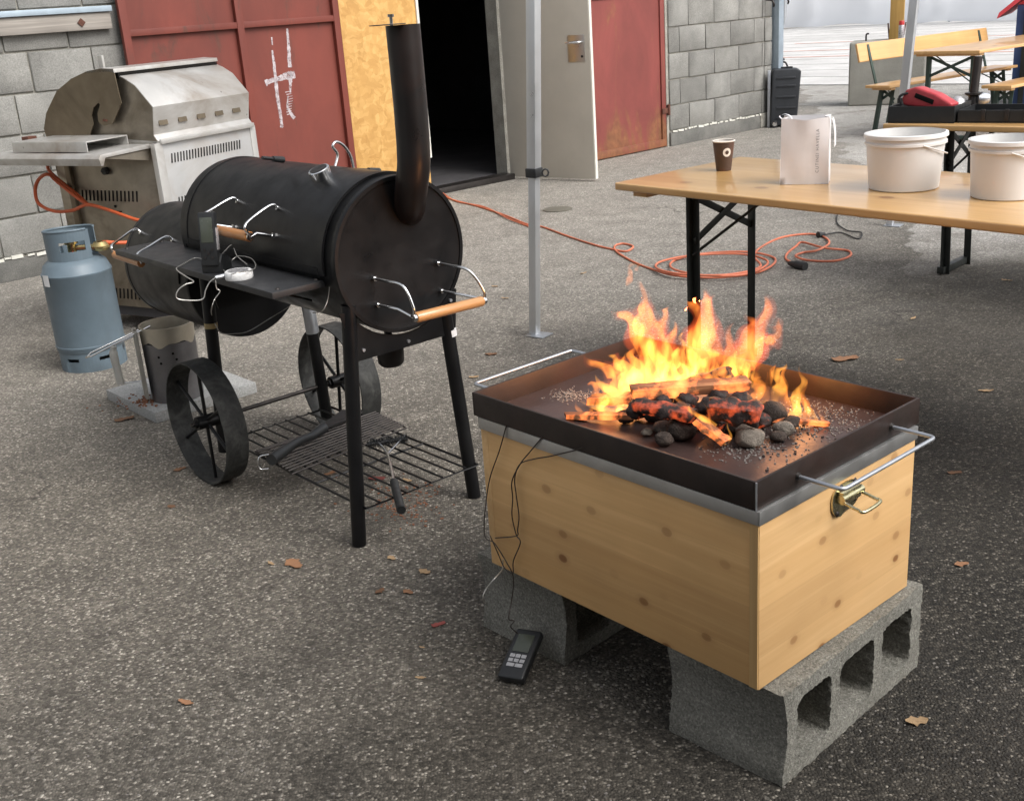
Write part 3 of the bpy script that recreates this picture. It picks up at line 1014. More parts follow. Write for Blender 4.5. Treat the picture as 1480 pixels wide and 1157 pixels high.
slots(sidep, lambda i: (Vector((-0.001, 0.10 + i * 0.0265, 0.17)), Vector((-0.001, 0.09 + i * 0.0265, 0.22))), 19)
b = MB()
b.box((-0.002, 0.33, 0.605), (0.004, 0.07, 0.006))
b.box((-0.004, 0.33, 0.63), (0.006, 0.008, 0.012))
b.build('latch', MT['black_hole'], sidep)
b = MB()
b.cyl((0.0, 0.345, 0.80), (-0.02, 0.345, 0.80), 0.018, None, 14)
b.box((-0.022, 0.345, 0.80), (0.006, 0.03, 0.008))
b.build('gas_inlet', MT['rubber'], sidep)
b = MB()
b.box((-0.010, SWD - 0.10, 0.50), (0.02, 0.035, 0.74))
b.build('panel_channel', MT['hood_plate'], sidep, 0.003)
b = MB()
b.box((FW / 2 + 0.03, 0.010, (ZC + 0.14) / 2), (FW, 0.020, ZC - 0.14))
fp = b.build('front_panel', MT['steel_white'], grill, 0.003)
slots(fp, lambda i: (Vector((0.085 + i * 0.0195, -0.001, 0.825)), Vector((0.092 + i * 0.0195, -0.001, 0.868))), 25)
slots(fp, lambda i: (Vector((0.085 + i * 0.0195, -0.001, 0.62)), Vector((0.092 + i * 0.0195, -0.001, 0.665))), 25)
b = MB()
b.box((0.012, 0.004, (ZC + 0.13) / 2), (0.050, 0.030, ZC - 0.13))
b.build('corner_upright', MT['steel'], grill, 0.003)
b = MB()
b.box((FW + 0.045, 0.02, (ZC + 0.13) / 2), (0.04, 0.05, ZC - 0.13))
b.build('corner_upright', MT['steel'], grill, 0.003)
b = MB()
b.box((FW / 2 + 0.03, SWD / 2 + 0.05, 0.5), (FW - 0.08, SWD - 0.12, 0.75))
b.box((FW / 2 + 0.03, SWD / 2, 0.10), (FW, SWD, 0.05))
b.build('cabinet_core', MT['dark_room'], grill)
for x in (0.06, FW - 0.02):
    for y in (0.07, SWD - 0.07):
        b = MB()
        b.lathe([(0.0, -0.014), (0.038, -0.014), (0.038, 0.014), (0.0, 0.014)], 20, (x, y, 0.038), 'X')
        b.box((x, y, 0.085), (0.05, 0.05, 0.02))
        b.build('castor', MT['rubber'], grill, 0, 40)
# hood body: faceted profile extruded along the front
prof = [(0.13, 1.217), (0.072, 1.185), (-0.016, 1.088), (0.008, 0.962), (-0.012, 0.935), (-0.004, 0.925), (0.70, 0.925), (0.70, 0.98), (0.56, 1.18), (0.40, 1.235), (0.20, 1.245)]
b = MB()
b.prism([(p[0], p[1]) for p in prof], (0.012, 0, 0), (0, 1, 0), (0, 0, 1), (1, 0, 0), FW + 0.03)
hood = b.build('hood', MT['steel'], grill, 0.002)
b = MB()
b.prism([(p[0] + (0.003 if p[0] < 0.2 else -0.003), p[1] - 0.002) for p in prof if p[1] > 0.93], (0.0105, 0, 0), (0, 1, 0), (0, 0, 1), (1, 0, 0), 0.002)
b.build('hood_end', MT['steel_dirty'], hood)
# lip below the hood with small square vents
for i in range(5):
    b = MB()
    b.box((0.07 + i * 0.124, -0.004, 1.012), (0.055, 0.004, 0.022), Matrix.Rotation(-0.19, 3, 'X'))
    b.build('small_vent', MT['hood_plate'], hood)
for i, x in enumerate((0.20, 0.29)):
    b = MB()
    b.box((x, 0.022, 1.127), (0.04, 0.003, 0.03), Matrix.Rotation(-0.75, 3, 'X'))
    b.build('sticker_mark', MT['steel_dirty'], hood)
b = MB()
b.box((FW / 2 + 0.03, -0.002, 0.930), (FW + 0.02, 0.045, 0.022))
b.build('front_lip', MT['steel'], grill, 0.004)
# rolled-back outer hood: round end plate with hooked slot, top bar and dark gap
plate_poly = [(0.693, 0.932), (0.703, 1.002), (0.663, 1.076), (0.561, 1.175), (0.445, 1.228), (0.339, 1.256), (0.240, 1.267), (0.159, 1.262), (0.156, 1.213), (0.147, 1.110), (0.226, 1.019), (0.285, 1.011), (0.317, 1.028), (0.313, 1.069), (0.285, 1.108), (0.297, 1.116), (0.336, 1.092), (0.357, 1.060), (0.355, 1.021), (0.395, 0.967)]
b = MB()
b.prism(plate_poly, (-0.020, 0, 0), (0, 1, 0), (0, 0, 1), (1, 0, 0), 0.005)
b.build('hood_side_plate', MT['hood_plate'], grill)
b = MB()
for y, z in ((0.262, 1.035), (0.278, 1.037)):
    b.cyl((-0.024, y, z), (-0.018, y, z), 0.006, None, 10)
b.build('rivet', MT['rust'], grill)
b = MB()
b.prism([(0.159, 1.262), (0.156, 1.245), (0.20, 1.250), (0.34, 1.248), (0.339, 1.258), (0.24, 1.268)], (-0.020, 0, 0), (0, 1, 0), (0, 0, 1), (1, 0, 0), FW + 0.06)
b.build('hood_top_bar', MT['steel'], grill, 0.001)
b = MB()
b.box((FW / 2 + 0.02, 0.175, 1.231), (FW + 0.03, 0.03, 0.026))
b.build('hood_gap', MT['black_hole'], grill)
b = MB()
b.box((0.10, 0.36, 1.29), (0.012, 0.03, 0.06))
b.build('hood_stop', MT['steel'], grill, 0.002)
# side shelf and the second folded tray on it
b = MB()
b.prism([(-0.30, 0.868), (-0.308, 0.900), (-0.295, 0.915), (-0.27, 0.918), (0.0, 0.925), (0.0, 0.905), (-0.27, 0.900), (-0.288, 0.868)], (0, 0.03, 0), (1, 0, 0), (0, 0, 1), (0, 1, 0), 0.74)
b.build('side_shelf', MT['steel'], grill, 0.002)
b = MB()
b.prism([(-0.006, 0.90), (-0.26, 0.895), (-0.006, 0.85)], (0, 0.04, 0), (1, 0, 0), (0, 0, 1), (0, 1, 0), 0.006)
b.build('shelf_bracket', MT['steel_dirty'], grill)
b = MB()
b.prism([(-0.006, 0.90), (-0.26, 0.895), (-0.006, 0.85)], (0, 0.74, 0), (1, 0, 0), (0, 0, 1), (0, 1, 0), 0.006)
b.build('shelf_bracket', MT['steel_dirty'], grill)
b = MB()
b.box((-0.135, 0.40, 0.966), (0.24, 0.50, 0.006))
b.box((-0.256, 0.40, 0.945), (0.005, 0.50, 0.044))
b.box((-0.017, 0.40, 0.945), (0.005, 0.50, 0.044))
b.build('lift_tray', MT['steel'], grill, 0.0015)
b = MB()
b.box((-0.10, 0.72, 0.962), (0.05, 0.05, 0.03))
b.build('shelf_clip', MT['rust'], grill, 0.004)

# ================================================================== GAS BOTTLE
BC = (G(85, 532) + G(172, 530)) / 2 + Vector((0.01, 0.06, 0))
bot = thing('gas_bottle', 'blue-grey gas bottle with cut-out collar standing before the grill', 'gas bottle', BC)
b = MB()
prof = [(0.0, 0.045), (0.09, 0.05), (0.13, 0.066), (0.146, 0.09), (0.148, 0.105), (0.1505, 0.107), (0.1505, 0.114), (0.148, 0.116), (0.148, 0.425), (0.1505, 0.428), (0.1505, 0.437), (0.147, 0.44), (0.135, 0.472), (0.11, 0.494), (0.07, 0.507), (0.0, 0.51)]
b.lathe(prof, 48)
b.build('body', MT['bottle'], bot, 0, 40)
b = MB()
seg = 60
for k in range(seg):
    t0, t1 = 2 * math.pi * k / seg, 2 * math.pi * (k + 1) / seg
    slot = (k % 10) < 4
    for (z0, z1) in ((0.0, 0.048), (0.048, 0.064), (0.064, 0.09)):
        if slot and z0 == 0.048:
            continue
        vs = []
        for r in (0.136, 0.142):
            for t in (t0, t1):
                for z in (z0, z1):
                    vs.append((r * math.cos(t), r * math.sin(t), z))
        b.add(vs, [[0, 1, 3, 2], [4, 6, 7, 5], [0, 2, 6, 4], [1, 5, 7, 3], [0, 4, 5, 1], [2, 3, 7, 6]])
b.build('foot_ring', MT['bottle'], bot, 0, 30)
b = MB()
cam_dir = math.atan2(-BC.y, -BC.x)
for k in range(48):
    t = 2 * math.pi * k / 48
    rel = (t - cam_dir + math.pi) % (2 * math.pi) - math.pi
    if 0.75 < rel < 1.65:
        continue
    window = -0.55 < rel < 0.42 or -2.9 < rel < -2.0
    t1 = 2 * math.pi * (k + 1) / 48
    zt = 0.618 + 0.006 * math.cos(rel)
    for (z0, z1) in ((0.488, 0.535), (0.535, 0.578), (0.578, zt)):
        if window and z0 == 0.535:
            continue
        vs = []
        for r in (0.104, 0.108):
            for tt in (t, t1):
                for z in (z0, z1):
                    vs.append((r * math.cos(tt), r * math.sin(tt), z))
        b.add(vs, [[0, 1, 3, 2], [4, 6, 7, 5], [0, 2, 6, 4], [1, 5, 7, 3], [0, 4, 5, 1], [2, 3, 7, 6]])
b.build('collar', MT['bottle'], bot, 0, 30)
b = MB()
ring = [(0.106 * math.cos(2 * math.pi * k / 48), 0.106 * math.sin(2 * math.pi * k / 48), 0.620 + 0.006 * math.cos(2 * math.pi * k / 48 - cam_dir)) for k in range(48)]
rel = lambda k: (2 * math.pi * k / 48 - cam_dir + math.pi) % (2 * math.pi) - math.pi
ks = sorted([k for k in range(48) if not 0.78 < rel(k) < 1.7], key=lambda k: (rel(k) - 1.7) % (2 * math.pi))
b.tube([ring[k] for k in ks], 0.0055, 8)
b.build('collar_rim', MT['bottle'], bot, 0, 60)
b = MB()
b.cyl((0, 0, 0.505), (0, 0, 0.555), 0.019, None, 14)
b.cyl((0, 0, 0.555), (0, 0, 0.572), 0.030, None, 10)
b.build('valve', MT['brass'], bot, 0, 40)
rd_ = Vector((math.cos(cam_dir + 1.25), math.sin(cam_dir + 1.25), 0))
b = MB()
p0 = Vector((0, 0, 0.535)) + rd_ * 0.02
b.cyl(p0, p0 + rd_ * 0.08, 0.012, None, 12)
pr = p0 + rd_ * 0.105
b.lathe([(0.0, -0.018), (0.03, -0.018), (0.042, -0.006), (0.042, 0.003), (0.026, 0.02), (0.0, 0.022)], 24, pr)
b.build('regulator', MT['brass'], bot, 0, 40)
b = MB()
b.cyl((0.035, -0.06, 0.502), (0.035, -0.06, 0.510), 0.03, None, 16)
b.build('red_seal', MT['red_cap'], bot)
b = MB()
t_ = cam_dir - 1.05
b.lathe([(0.1515, 0.395), (0.1515, 0.445)], 6, (0, 0, 0), 'Z', t_ - 0.15, t_ + 0.15)
b.build('sticker', MT['label_white'], bot)

# gas hose: regulator -> behind the drum -> loop under the shelf
reg = BC + pr
sp = GC + Vector((math.cos(GA), math.sin(GA), 0)) * -0.10
gn = Vector((math.cos(GA), math.sin(GA), 0))
hp_ = lambda x, y, o=0.0: PL(x, y, sp + gn * o, gn)
pts = [reg + rd_ * 0.03, FACE(150, 350, reg), FACE(185, 350, reg + Vector((0.03, 0.02, 0))), hp_(222, 338, -0.02), hp_(218, 322), hp_(195, 317), hp_(155, 303), hp_(126, 296), hp_(105, 304), hp_(78, 305), hp_(56, 294), hp_(51, 274), hp_(57, 258), hp_(70, 252), hp_(83, 263, 0.03), hp_(112, 286, 0.03), hp_(126, 295, 0.03), hp_(110, 280, 0.06), hp_(74, 250, 0.08), hp_(68, 236, 0.085)]
b = MB()
b.tube(catmull(pts, 8), 0.0085, 10)
tag(b.build('gas_hose', MT['hose'], None, 0, 60), 'orange gas hose looping from the bottle to the grill shelf', 'hose')

# ================================================================== PAVING SLAB + CHIMNEY STARTER
sc0 = Vector((-1.345, 4.335, 0))
b = MB()
b.box((0, 0, 0.022), (0.44, 0.45, 0.044))
o = b.build('paving_slab', MT['slab'], None, 0.004)
o.location = sc0
o.rotation_euler = (0, 0, R_(41))
tag(o, 'square grey concrete paving slab under the charcoal starter', 'slab')
SP = G(258, 571, 0.044)
st = thing('charcoal_starter', 'scorched metal charcoal chimney starter with grey grip on the paving slab', 'charcoal starter', SP)
b = MB()
b.lathe([(0.100, 0.0), (0.102, 0.235), (0.098, 0.235), (0.096, 0.0), (0.100, 0.0)], 36)
b.build('canister', MT['starter'], st, 0, 40)
b = MB()
vs, fs = [], []
for k in range(49):
    t = 2 * math.pi * k / 48
    zz = 0.235 + 0.008 * math.sin(5 * t) + 0.005 * math.sin(9 * t + 1)
    vs += [(0.1025 * math.cos(t), 0.1025 * math.sin(t), zz), (0.1035 * math.cos(t), 0.1035 * math.sin(t), 0.30), (0.0975 * math.cos(t), 0.0975 * math.sin(t), 0.30), (0.0965 * math.cos(t), 0.0965 * math.sin(t), zz)]
    if k:
        a_ = 4 * (k - 1)
        c_ = 4 * k
        fs += [[a_, c_, c_ + 1, a_ + 1], [a_ + 1, c_ + 1, c_ + 2, a_ + 2], [a_ + 2, c_ + 2, c_ + 3, a_ + 3]]
b.add(vs, fs)
b.build('upper_band', MT['starter_top'], st, 0, 40)
for t, z in ((-1.2, 0.20), (-1.1, 0.175), (-1.75, 0.19), (-1.7, 0.165)):
    b = MB()
    p = Vector((0.101 * math.cos(t), 0.101 * math.sin(t), z))
    b.cyl(p, p * 1.012 + Vector((0, 0, z * -0.012)), 0.005, None, 8)
    b.build('air_hole', MT['black_hole'], st)
hv = Vector((-0.93, -0.37, 0)).normalized()
hw = Vector((-hv.y, hv.x, 0))
b = MB()
for s_ in (-0.032, 0.032):
    b.bar(hv * 0.118 + hw * s_ + Vector((0, 0, 0.02)), hv * 0.118 + hw * s_ + Vector((0, 0, 0.29)), 0.012, 0.03, hw)
b.box(hv * 0.125 + Vector((0, 0, 0.155)), (0.004, 0.064, 0.27), Matrix.Rotation(math.atan2(hv.y, hv.x), 3, 'Z'))
b.build('heat_shield', MT['starter_shield'], st, 0.002)
b = MB()
b.tube(catmull([hv * 0.205 + Vector((0, 0, 0.24)), hv * 0.21 + Vector((0, 0, 0.20)), hv * 0.205 + Vector((0, 0, 0.09))], 6), [0.012] * 4 + [0.016] * 4 + [0.015] * 5, 12)
b.build('grip', MT['grey_grip'], st, 0, 60)
b = MB()
b.tube([hv * 0.12 + Vector((0, 0, 0.27)), hv * 0.205 + Vector((0, 0, 0.243))], 0.0035, 8)
b.tube([hv * 0.205 + Vector((0, 0, 0.09)), hv * 0.12 + Vector((0, 0, 0.085))], 0.0025, 8)
b.build('grip_wire', MT['galv'], st)
b = MB()
wA = [hv * 0.06 + hw * 0.035 + Vector((0, 0, 0.305)), hv * 0.12 + hw * 0.035 + Vector((0, 0, 0.285)), hv * 0.29 + hw * 0.03 + Vector((0, 0, 0.225)), hv * 0.31 + hw * 0.0 + Vector((0, 0, 0.215)), hv * 0.29 - hw * 0.03 + Vector((0, 0, 0.222)), hv * 0.10 - hw * 0.035 + Vector((0, 0, 0.28))]
b.tube(wA, 0.0035, 8)
b.build('bail_handle', MT['chrome'], st, 0, 60)
rr = random.Random(5)
b = MB()
for k in range(120):
    r = abs(rr.gauss(0, 0.07))
    t = rr.uniform(0, 6.28)
    p = SP + hv * 0.13 + Vector((r * math.cos(t), r * math.sin(t) * 0.8, 0.003))
    s_ = rr.uniform(0.002, 0.007)
    b.box(p, (s_ * 1.6, s_, s_ * 0.8), Matrix.Rotation(rr.uniform(0, 3), 3, 'Z'))
tag(b.build('charcoal_crumbs', MT['ember_crumb']), 'reddish charcoal crumbs scattered on the paving slab', 'crumbs', kind='stuff')

# ================================================================== OFFSET SMOKER
FL = G(525, 790)
SA = R_(40)
smk = thing('offset_smoker', 'black barrel smoker with bent chimney, wheels and wooden handles', 'smoker', FL, SA)
sl_ = frame(FL, SA)
SU = Vector((math.cos(SA), math.sin(SA), 0))
SV = Vector((-math.sin(SA), math.cos(SA), 0))
DC, DZ, DR, DLN = 0.235, 0.795, 0.212, 0.90
def sface(x, y, bb):
    return sl_(PL(x, y, FL + SV * bb, SV))
def sflat(x, y, z):
    return sl_(G(x, y, z))
def sbar(x, y, R=DR, cz=DZ):
    """first hit of a pixel's ray on the (infinite) drum, local coords"""
    o_ = sl_(CO)
    d_ = sl_(CO + ray(x, y)) - o_
    ox, oz = o_.x - DC, o_.z - cz
    A_ = d_.x ** 2 + d_.z ** 2
    B_ = 2 * (ox * d_.x + oz * d_.z)
    C_ = ox * ox + oz * oz - R * R
    disc = max(0.0, B_ * B_ - 4 * A_ * C_)
    return o_ + d_ * ((-B_ - math.sqrt(disc)) / (2 * A_))
b = MB()
b.lathe([(0.0, 0.006), (0.190, 0.006), (0.203, 0.004), (0.2035, 0.0), (0.2135, 0.0), (0.2145, 0.004), (0.2145, 0.020), (0.212, 0.024), (0.212, DLN - 0.02), (0.2145, DLN - 0.018), (0.2145, DLN), (0.0, DLN)], 72, (DC, 0, DZ), 'Y')
drum = b.build('cooking_drum', MT['smoker'], smk, 0, 35)
# lid: curved shell standing proud of the drum
def shell(y0, y1, a0, a1, r0, r1, o, n=40):
    b = MB()
    vs, fs = [], []
    for k in range(n + 1):
        t = a0 + (a1 - a0) * k / n
        c, s_ = math.cos(t), math.sin(t)
        vs += [(o[0] + r0 * c, y0, o[1] + r0 * s_), (o[0] + r1 * c, y0, o[1] + r1 * s_), (o[0] + r1 * c, y1, o[1] + r1 * s_), (o[0] + r0 * c, y1, o[1] + r0 * s_)]
        if k:
            p, q = 4 * (k - 1), 4 * k
            for j in range(4):
                fs.append([p + j, p + (j + 1) % 4, q + (j + 1) % 4, q + j])
    fs += [[0, 1, 2, 3], [4 * n + 3, 4 * n + 2, 4 * n + 1, 4 * n]]
    b.add(vs, fs)
    return b
lid = shell(0.055, DLN - 0.03, R_(186), R_(52), 0.2125, 0.2175, (DC, DZ)).build('lid', MT['smoker'], smk, 0, 35)
for (y0, y1) in ((0.055, 0.080), (DLN - 0.055, DLN - 0.03)):
    shell(y0, y1, R_(186), R_(52), 0.2170, 0.2198, (DC, DZ)).build('lid_band', MT['smoker'], lid, 0, 35)
shell(0.083, DLN - 0.058, R_(186), R_(181), 0.2170, 0.2198, (DC, DZ), 4).build('lid_band', MT['smoker'], lid, 0, 35)
# firebox at the far end
FZ, FR, FB0, FB1 = 0.615, 0.207, 0.93, 1.43
b = MB()
b.lathe([(0.0, FB0), (FR, FB0), (FR + 0.002, FB0 + 0.003), (FR + 0.002, FB0 + 0.016), (FR, FB0 + 0.018), (FR, FB1 - 0.018), (FR + 0.002, FB1 - 0.016), (FR + 0.002, FB1), (0.0, FB1)], 64, (DC, 0, FZ), 'Y')
fbx = b.build('firebox', MT['smoker'], smk, 0, 35)
shell(FB0 + 0.06, FB1 - 0.05, R_(178), R_(75), FR + 0.0005, FR + 0.005, (DC, FZ)).build('firebox_lid', MT['smoker'], fbx, 0, 35)
# chimney: bends out of the end cap, then straight up
cp = [sface(590, 304, 0.03), sface(592, 296, -0.012), sface(595, 268, -0.055), sface(598, 238, -0.075), sface(597, 205, -0.08), sface(593, 150, -0.08), sface(582, 36, -0.08)]
cp = catmull(cp[:5], 6) + [cp[5], cp[6]]
b = MB()
b.tube(cp, 0.0435, 28, cap=False)
top = cp[-1]
b.tube([cp[-1], cp[-2], cp[-3]], 0.041, 28, cap=False)
chim = b.build('chimney', MT['smoker_hot'], smk, 0, 50)
b = MB()
b.cyl(top + Vector((-0.05, -0.005, 0.002)), top + Vector((-0.05, -0.005, 0.004)), 0.046, None, 28)
b.build('damper_plate', MT['dark_metal'], chim)
b = MB()
b.cyl(top + Vector((-0.034, 0.0, -0.002)), top + Vector((-0.034, 0.0, 0.02)), 0.004, None, 8)
b.cyl(top + Vector((-0.034, 0.0, 0.02)), top + Vector((-0.034, 0.0, 0.027)), 0.008, None, 8)
b.build('damper_bolt', MT['chrome'], chim)
# end handle: two double rods and a turned grip
g0, g1 = sface(601, 459, -0.135), sface(697, 435, -0.135)
gd = (g1 - g0).normalized()
b = MB()
b.tube([g0, g0 + gd * 0.004, g1 - gd * 0.004, g1], [0.0125, 0.0145, 0.0145, 0.0125], 18)
eh = b.build('end_handle', MT['grip'], smk, 0, 50)
for (ua, la, ge) in (((540, 402), (545, 440), g0), ((632, 380), (637, 420), g1)):
    u_, l_ = sface(*ua, 0.004), sface(*la, 0.004)
    b = MB()
    off = -gd * 0.006 if ge is g0 else gd * 0.006
    b.tube(catmull([u_, u_ + Vector((0, -0.055, 0.0)), (u_ + ge) / 2 + Vector((0, -0.045, 0.038)), ge + off + Vector((0, -0.002, 0.030)), ge + off], 6), 0.0042, 8)
    b.tube([l_, l_ + Vector((0, -0.10, 0.002)), ge + off + Vector((0, 0.016, 0.004)), ge + off], 0.0042, 8)
    b.cyl(ge + off * 1.6, ge + off * 0.3, 0.011, None, 14)
    b.build('handle_bracket', MT['chrome'], eh, 0, 60)
    for q in (u_, l_):
        b = MB()
        b.cyl(q + Vector((0, 0.003, 0)), q + Vector((0, -0.009, 0)), 0.0075, None, 6)
        b.build('nut', MT['chrome'], eh)
# lid handle
ua, ub = sbar(345, 292, 0.2175), sbar(403, 302, 0.2175)
lb = sbar(396, 341, 0.2175)
la = ua + (lb - ub)
ga = Vector((DC - 0.285, ua.y + 0.012, lb.z + 0.012))
gb = Vector((DC - 0.285, ub.y - 0.012, lb.z + 0.012))
b = MB()
b.tube([ga, gb], 0.0145, 18)
lh = b.build('lid_handle', MT['grip_orange'], smk, 0, 50)
for (u_, l_, ge, sg) in ((ua, la, ga, 1), (ub, lb, gb, -1)):
    b = MB()
    off = Vector((0, 0.006 * sg, 0))
    out = Vector((u_.x - DC, 0, u_.z - DZ)).normalized()
    b.tube(catmull([u_, u_ + out * 0.025, (u_ + ge) / 2 + out * 0.036, ge + off + Vector((-0.012, 0, 0.03)), ge + off], 6), 0.0042, 8)
    b.tube([l_, ge + off + Vector((0.02, 0, 0.006)), ge + off], 0.0042, 8)
    b.cyl(ge + off * 1.6, ge + off * 0.3, 0.012, None, 14)
    b.build('handle_bracket', MT['chrome'], lh, 0, 60)
    for q in (u_, l_):
        b = MB()
        b.cyl(q - out * 0.002, q + out * 0.008, 0.0075, None, 6)
        b.build('nut', MT['chrome'], lh)
# firebox handle, half under the shelf
fa, fb_ = sbar(205, 337, FR + 0.005, FZ), sbar(251, 348, FR + 0.005, FZ)
gz_ = 0.735
fga = sl_(PL(167, 368, FL + SU * (DC - 0.345), SU))
gz_ = fga.z
fgb = Vector((DC - 0.345, fga.y - 0.20, gz_ - 0.004))
b = MB()
b.tube([fga, fgb], 0.0135, 18)
fh = b.build('firebox_handle', MT['grip_orange'], smk, 0, 50)
for (u_, ge) in ((fa, fga), (fb_, fgb)):
    b = MB()
    out = Vector((u_.x - DC, 0, u_.z - FZ)).normalized()
    b.tube(catmull([u_, u_ + out * 0.03, (u_ + ge) / 2 + out * 0.035, ge + Vector((-0.008, 0, 0.03)), ge], 6), 0.0042, 8)
    b.build('handle_bracket', MT['chrome'], fh, 0, 60)
    b = MB()
    b.cyl(u_ - out * 0.002, u_ + out * 0.008, 0.0075, None, 6)
    b.build('nut', MT['chrome'], fh)
# front shelf board
b = MB()
x0, x1, y0, y1 = -0.130, 0.040, 0.075, 1.085
b.box(((x0 + x1) / 2, (y0 + y1) / 2, 0.748), (x1 - x0, y1 - y0, 0.018))
sh = b.build('shelf', MT['shelf_black'], smk, 0.002)
for (x, y) in ((-0.10, 0.10), (0.02, 0.10), (-0.10, 1.06), (0.02, 1.06)):
    b = MB()
    b.lathe([(0.007, 0.757), (0.006, 0.760), (0.0, 0.7615)], 12, (x, y, 0))
    b.build('bolt', MT['dark_metal'], sh, 0, 60)
for y in (0.2, 0.75):
    b = MB()
    b.bar((0.05, y, 0.68), (-0.08, y, 0.738), 0.02, 0.005)
    b.build('shelf_brace', MT['smoker'], sh)
# thermometer in the lid
tp = sbar(466, 257, 0.2175)
tn = Vector((tp.x - DC, 0, tp.z - DZ)).normalized()
th = MB()
th.tube([tp - tn * 0.002, tp + tn * 0.026, tp + tn * 0.028], [0.029, 0.031, 0.029], 28)
th = th.build('lid_thermometer', MT['chrome'], smk, 0, 40)
b = MB()
b.tube([tp + tn * 0.0282, tp + tn * 0.0290], 0.025, 24)
b.build('dial', MT['dark_metal'], th)
# wire rest hook and lid stays at the back of the drum
hk = [(483, 246), (488, 224), (481, 212), (486, 205), (497, 211), (507, 226), (512, 247)]
pb = FL + SU * (DC + 0.10) + SV * 0.42
b = MB()
b.tube(catmull([sl_(PL(x, y, pb, (SU * 0.2 - SV).normalized())) for x, y in hk], 6), 0.0042, 8)
b.build('wire_hook', MT['chrome'], smk, 0, 60)
for (xa, xb, ya, yb) in ((379, 409, 228, 231), (516, 548, 245, 247)):
    p = FL + SU * (DC + 0.17) + SV * 0.5
    q0, q1 = sl_(PL(xa, ya, p, (SU * 0.3 - SV).normalized())), sl_(PL(xb, yb, p, (SU * 0.3 - SV).normalized()))
    b = MB()
    m_ = q0.lerp(q1, 0.5)
    b.tube([q0, m_], 0.005, 8)
    b.tube([m_, q1], [0.008, 0.0095], 12)
    b.build('back_lever', MT['plastic_black'], smk, 0, 50)
# saddle plate, legs
b = MB()
arc = []
for k in range(17):
    t = R_(214) + (R_(322) - R_(214)) * k / 16
    arc.append((DC + 0.222 * math.cos(t), DZ + 0.222 * math.sin(t)))
poly = [(0.024, 0.676), (0.062, 0.532), (0.404, 0.532), (0.42, 0.66)] + arc[::-1]
b.prism(poly, (0, 0.012, 0), (1, 0, 0), (0, 0, 1), (0, 1, 0), 0.005)
sad = b.build('saddle_plate', MT['smoker'], smk)
for x, z in ((0.085, 0.56), (0.235, 0.548), (0.39, 0.56), (0.395, 0.63), (0.06, 0.64)):
    b = MB()
    b.cyl((x, 0.012, z), (x, 0.008, z), 0.005, None, 8)
    b.build('rivet', MT['galv'], sad)
for (p, q) in (((0.0, 0.02, 0.0), (0.060, 0.02, 0.69)), ((0.426, 0.02, 0.0), (0.375, 0.02, 0.62)), ((0.0, 0.80, 0.085), (0.035, 0.80, 0.72)), ((0.400, 0.80, 0.085), (0.375, 0.80, 0.68))):
    b = MB()
    b.tube([p, q], 0.0205, 18)
    b.build('leg', MT['smoker'], smk, 0, 50)
b = MB()
b.tube([(0.0235, 0.80, 0.505), (0.0243, 0.80, 0.522)], 0.0215, 18)
b.build('tape_band', MT['tape'], smk, 0, 50)
b = MB()
b.tube([(0.3885, 0.02, 0.525), (0.3865, 0.02, 0.545)], 0.0215, 18)
b.build('white_band', MT['label_white'], smk, 0, 50)
b = MB()
b.tube([(0.3885, 0.80, 0.40), (0.379, 0.80, 0.60)], 0.0225, 18)
b.build('bare_sleeve', MT['galv'], smk, 0, 50)
# second saddle by the wheels
b = MB()
arc2 = []
for k in range(17):
    t = R_(214) + (R_(322) - R_(214)) * k / 16
    arc2.append((DC + 0.214 * math.cos(t), DZ + 0.214 * math.sin(t)))
b.prism([(0.03, 0.68), (0.06, 0.56), (0.38, 0.56), (0.42, 0.66)] + arc2[::-1], (0, 0.80, 0), (1, 0, 0), (0, 0, 1), (0, 1, 0), 0.005)
b.build('saddle_plate', MT['smoker'], smk)
# axle and wheels
WR = 0.205
b = MB()
b.tube([(-0.10, 0.80, WR), (0.52, 0.80, WR)], 0.007, 10)
b.build('axle', MT['dark_metal'], smk, 0, 50)
for xw in (-0.085, 0.427):
    b = MB()
    b.lathe([(WR, xw), (WR, xw + 0.078), (WR - 0.005, xw + 0.078), (WR - 0.005, xw), (WR, xw)], 72, (0, 0.80, WR), 'X')
    wh = b.build('wheel', MT['tread'], smk, 0, 40)
    b = MB()
    b.tube([(xw + 0.005, 0.80, WR), (xw + 0.073, 0.80, WR)], 0.022, 16)
    b.tube([(xw - 0.004, 0.80, WR), (xw + 0.005, 0.80, WR)], 0.014, 6)
    b.build('hub', MT['smoker'], wh, 0, 50)
    for k in range(6):
        t = R_(90) + k * math.pi / 3 + (0.12 if xw > 0 else 0)
        b = MB()
        d_ = Vector((0, math.cos(t), math.sin(t)))
        c_ = Vector((xw + 0.039, 0.80, WR))
        b.tube([c_ + d_ * 0.02, c_ + d_ * (WR - 0.004)], 0.006, 8)
        b.build('spoke', MT['smoker'], wh, 0, 50)
# wire rack between the legs
rack = MB()
RZ = 0.115
rack.tube([(0.02, -0.01, RZ), (0.425, -0.01, RZ), (0.425, 0.81, RZ), (0.02, 0.81, RZ)], 0.0042, 6, closed=True)
rack = rack.build('wire_rack', MT['smoker'], smk, 0, 50)
for k in range(1, 9):
    b = MB()
    x = 0.02 + 0.405 * k / 9
    b.tube([(x, -0.012, RZ + 0.004), (x, 0.812, RZ + 0.004)], 0.0034, 6)
    b.build('rack_wire', MT['smoker'], rack)
for y in (0.26, 0.53):
    b = MB()
    b.tube([(0.02, y, RZ), (0.425, y, RZ)], 0.0036, 6)
    b.build('rack_wire', MT['smoker'], rack)
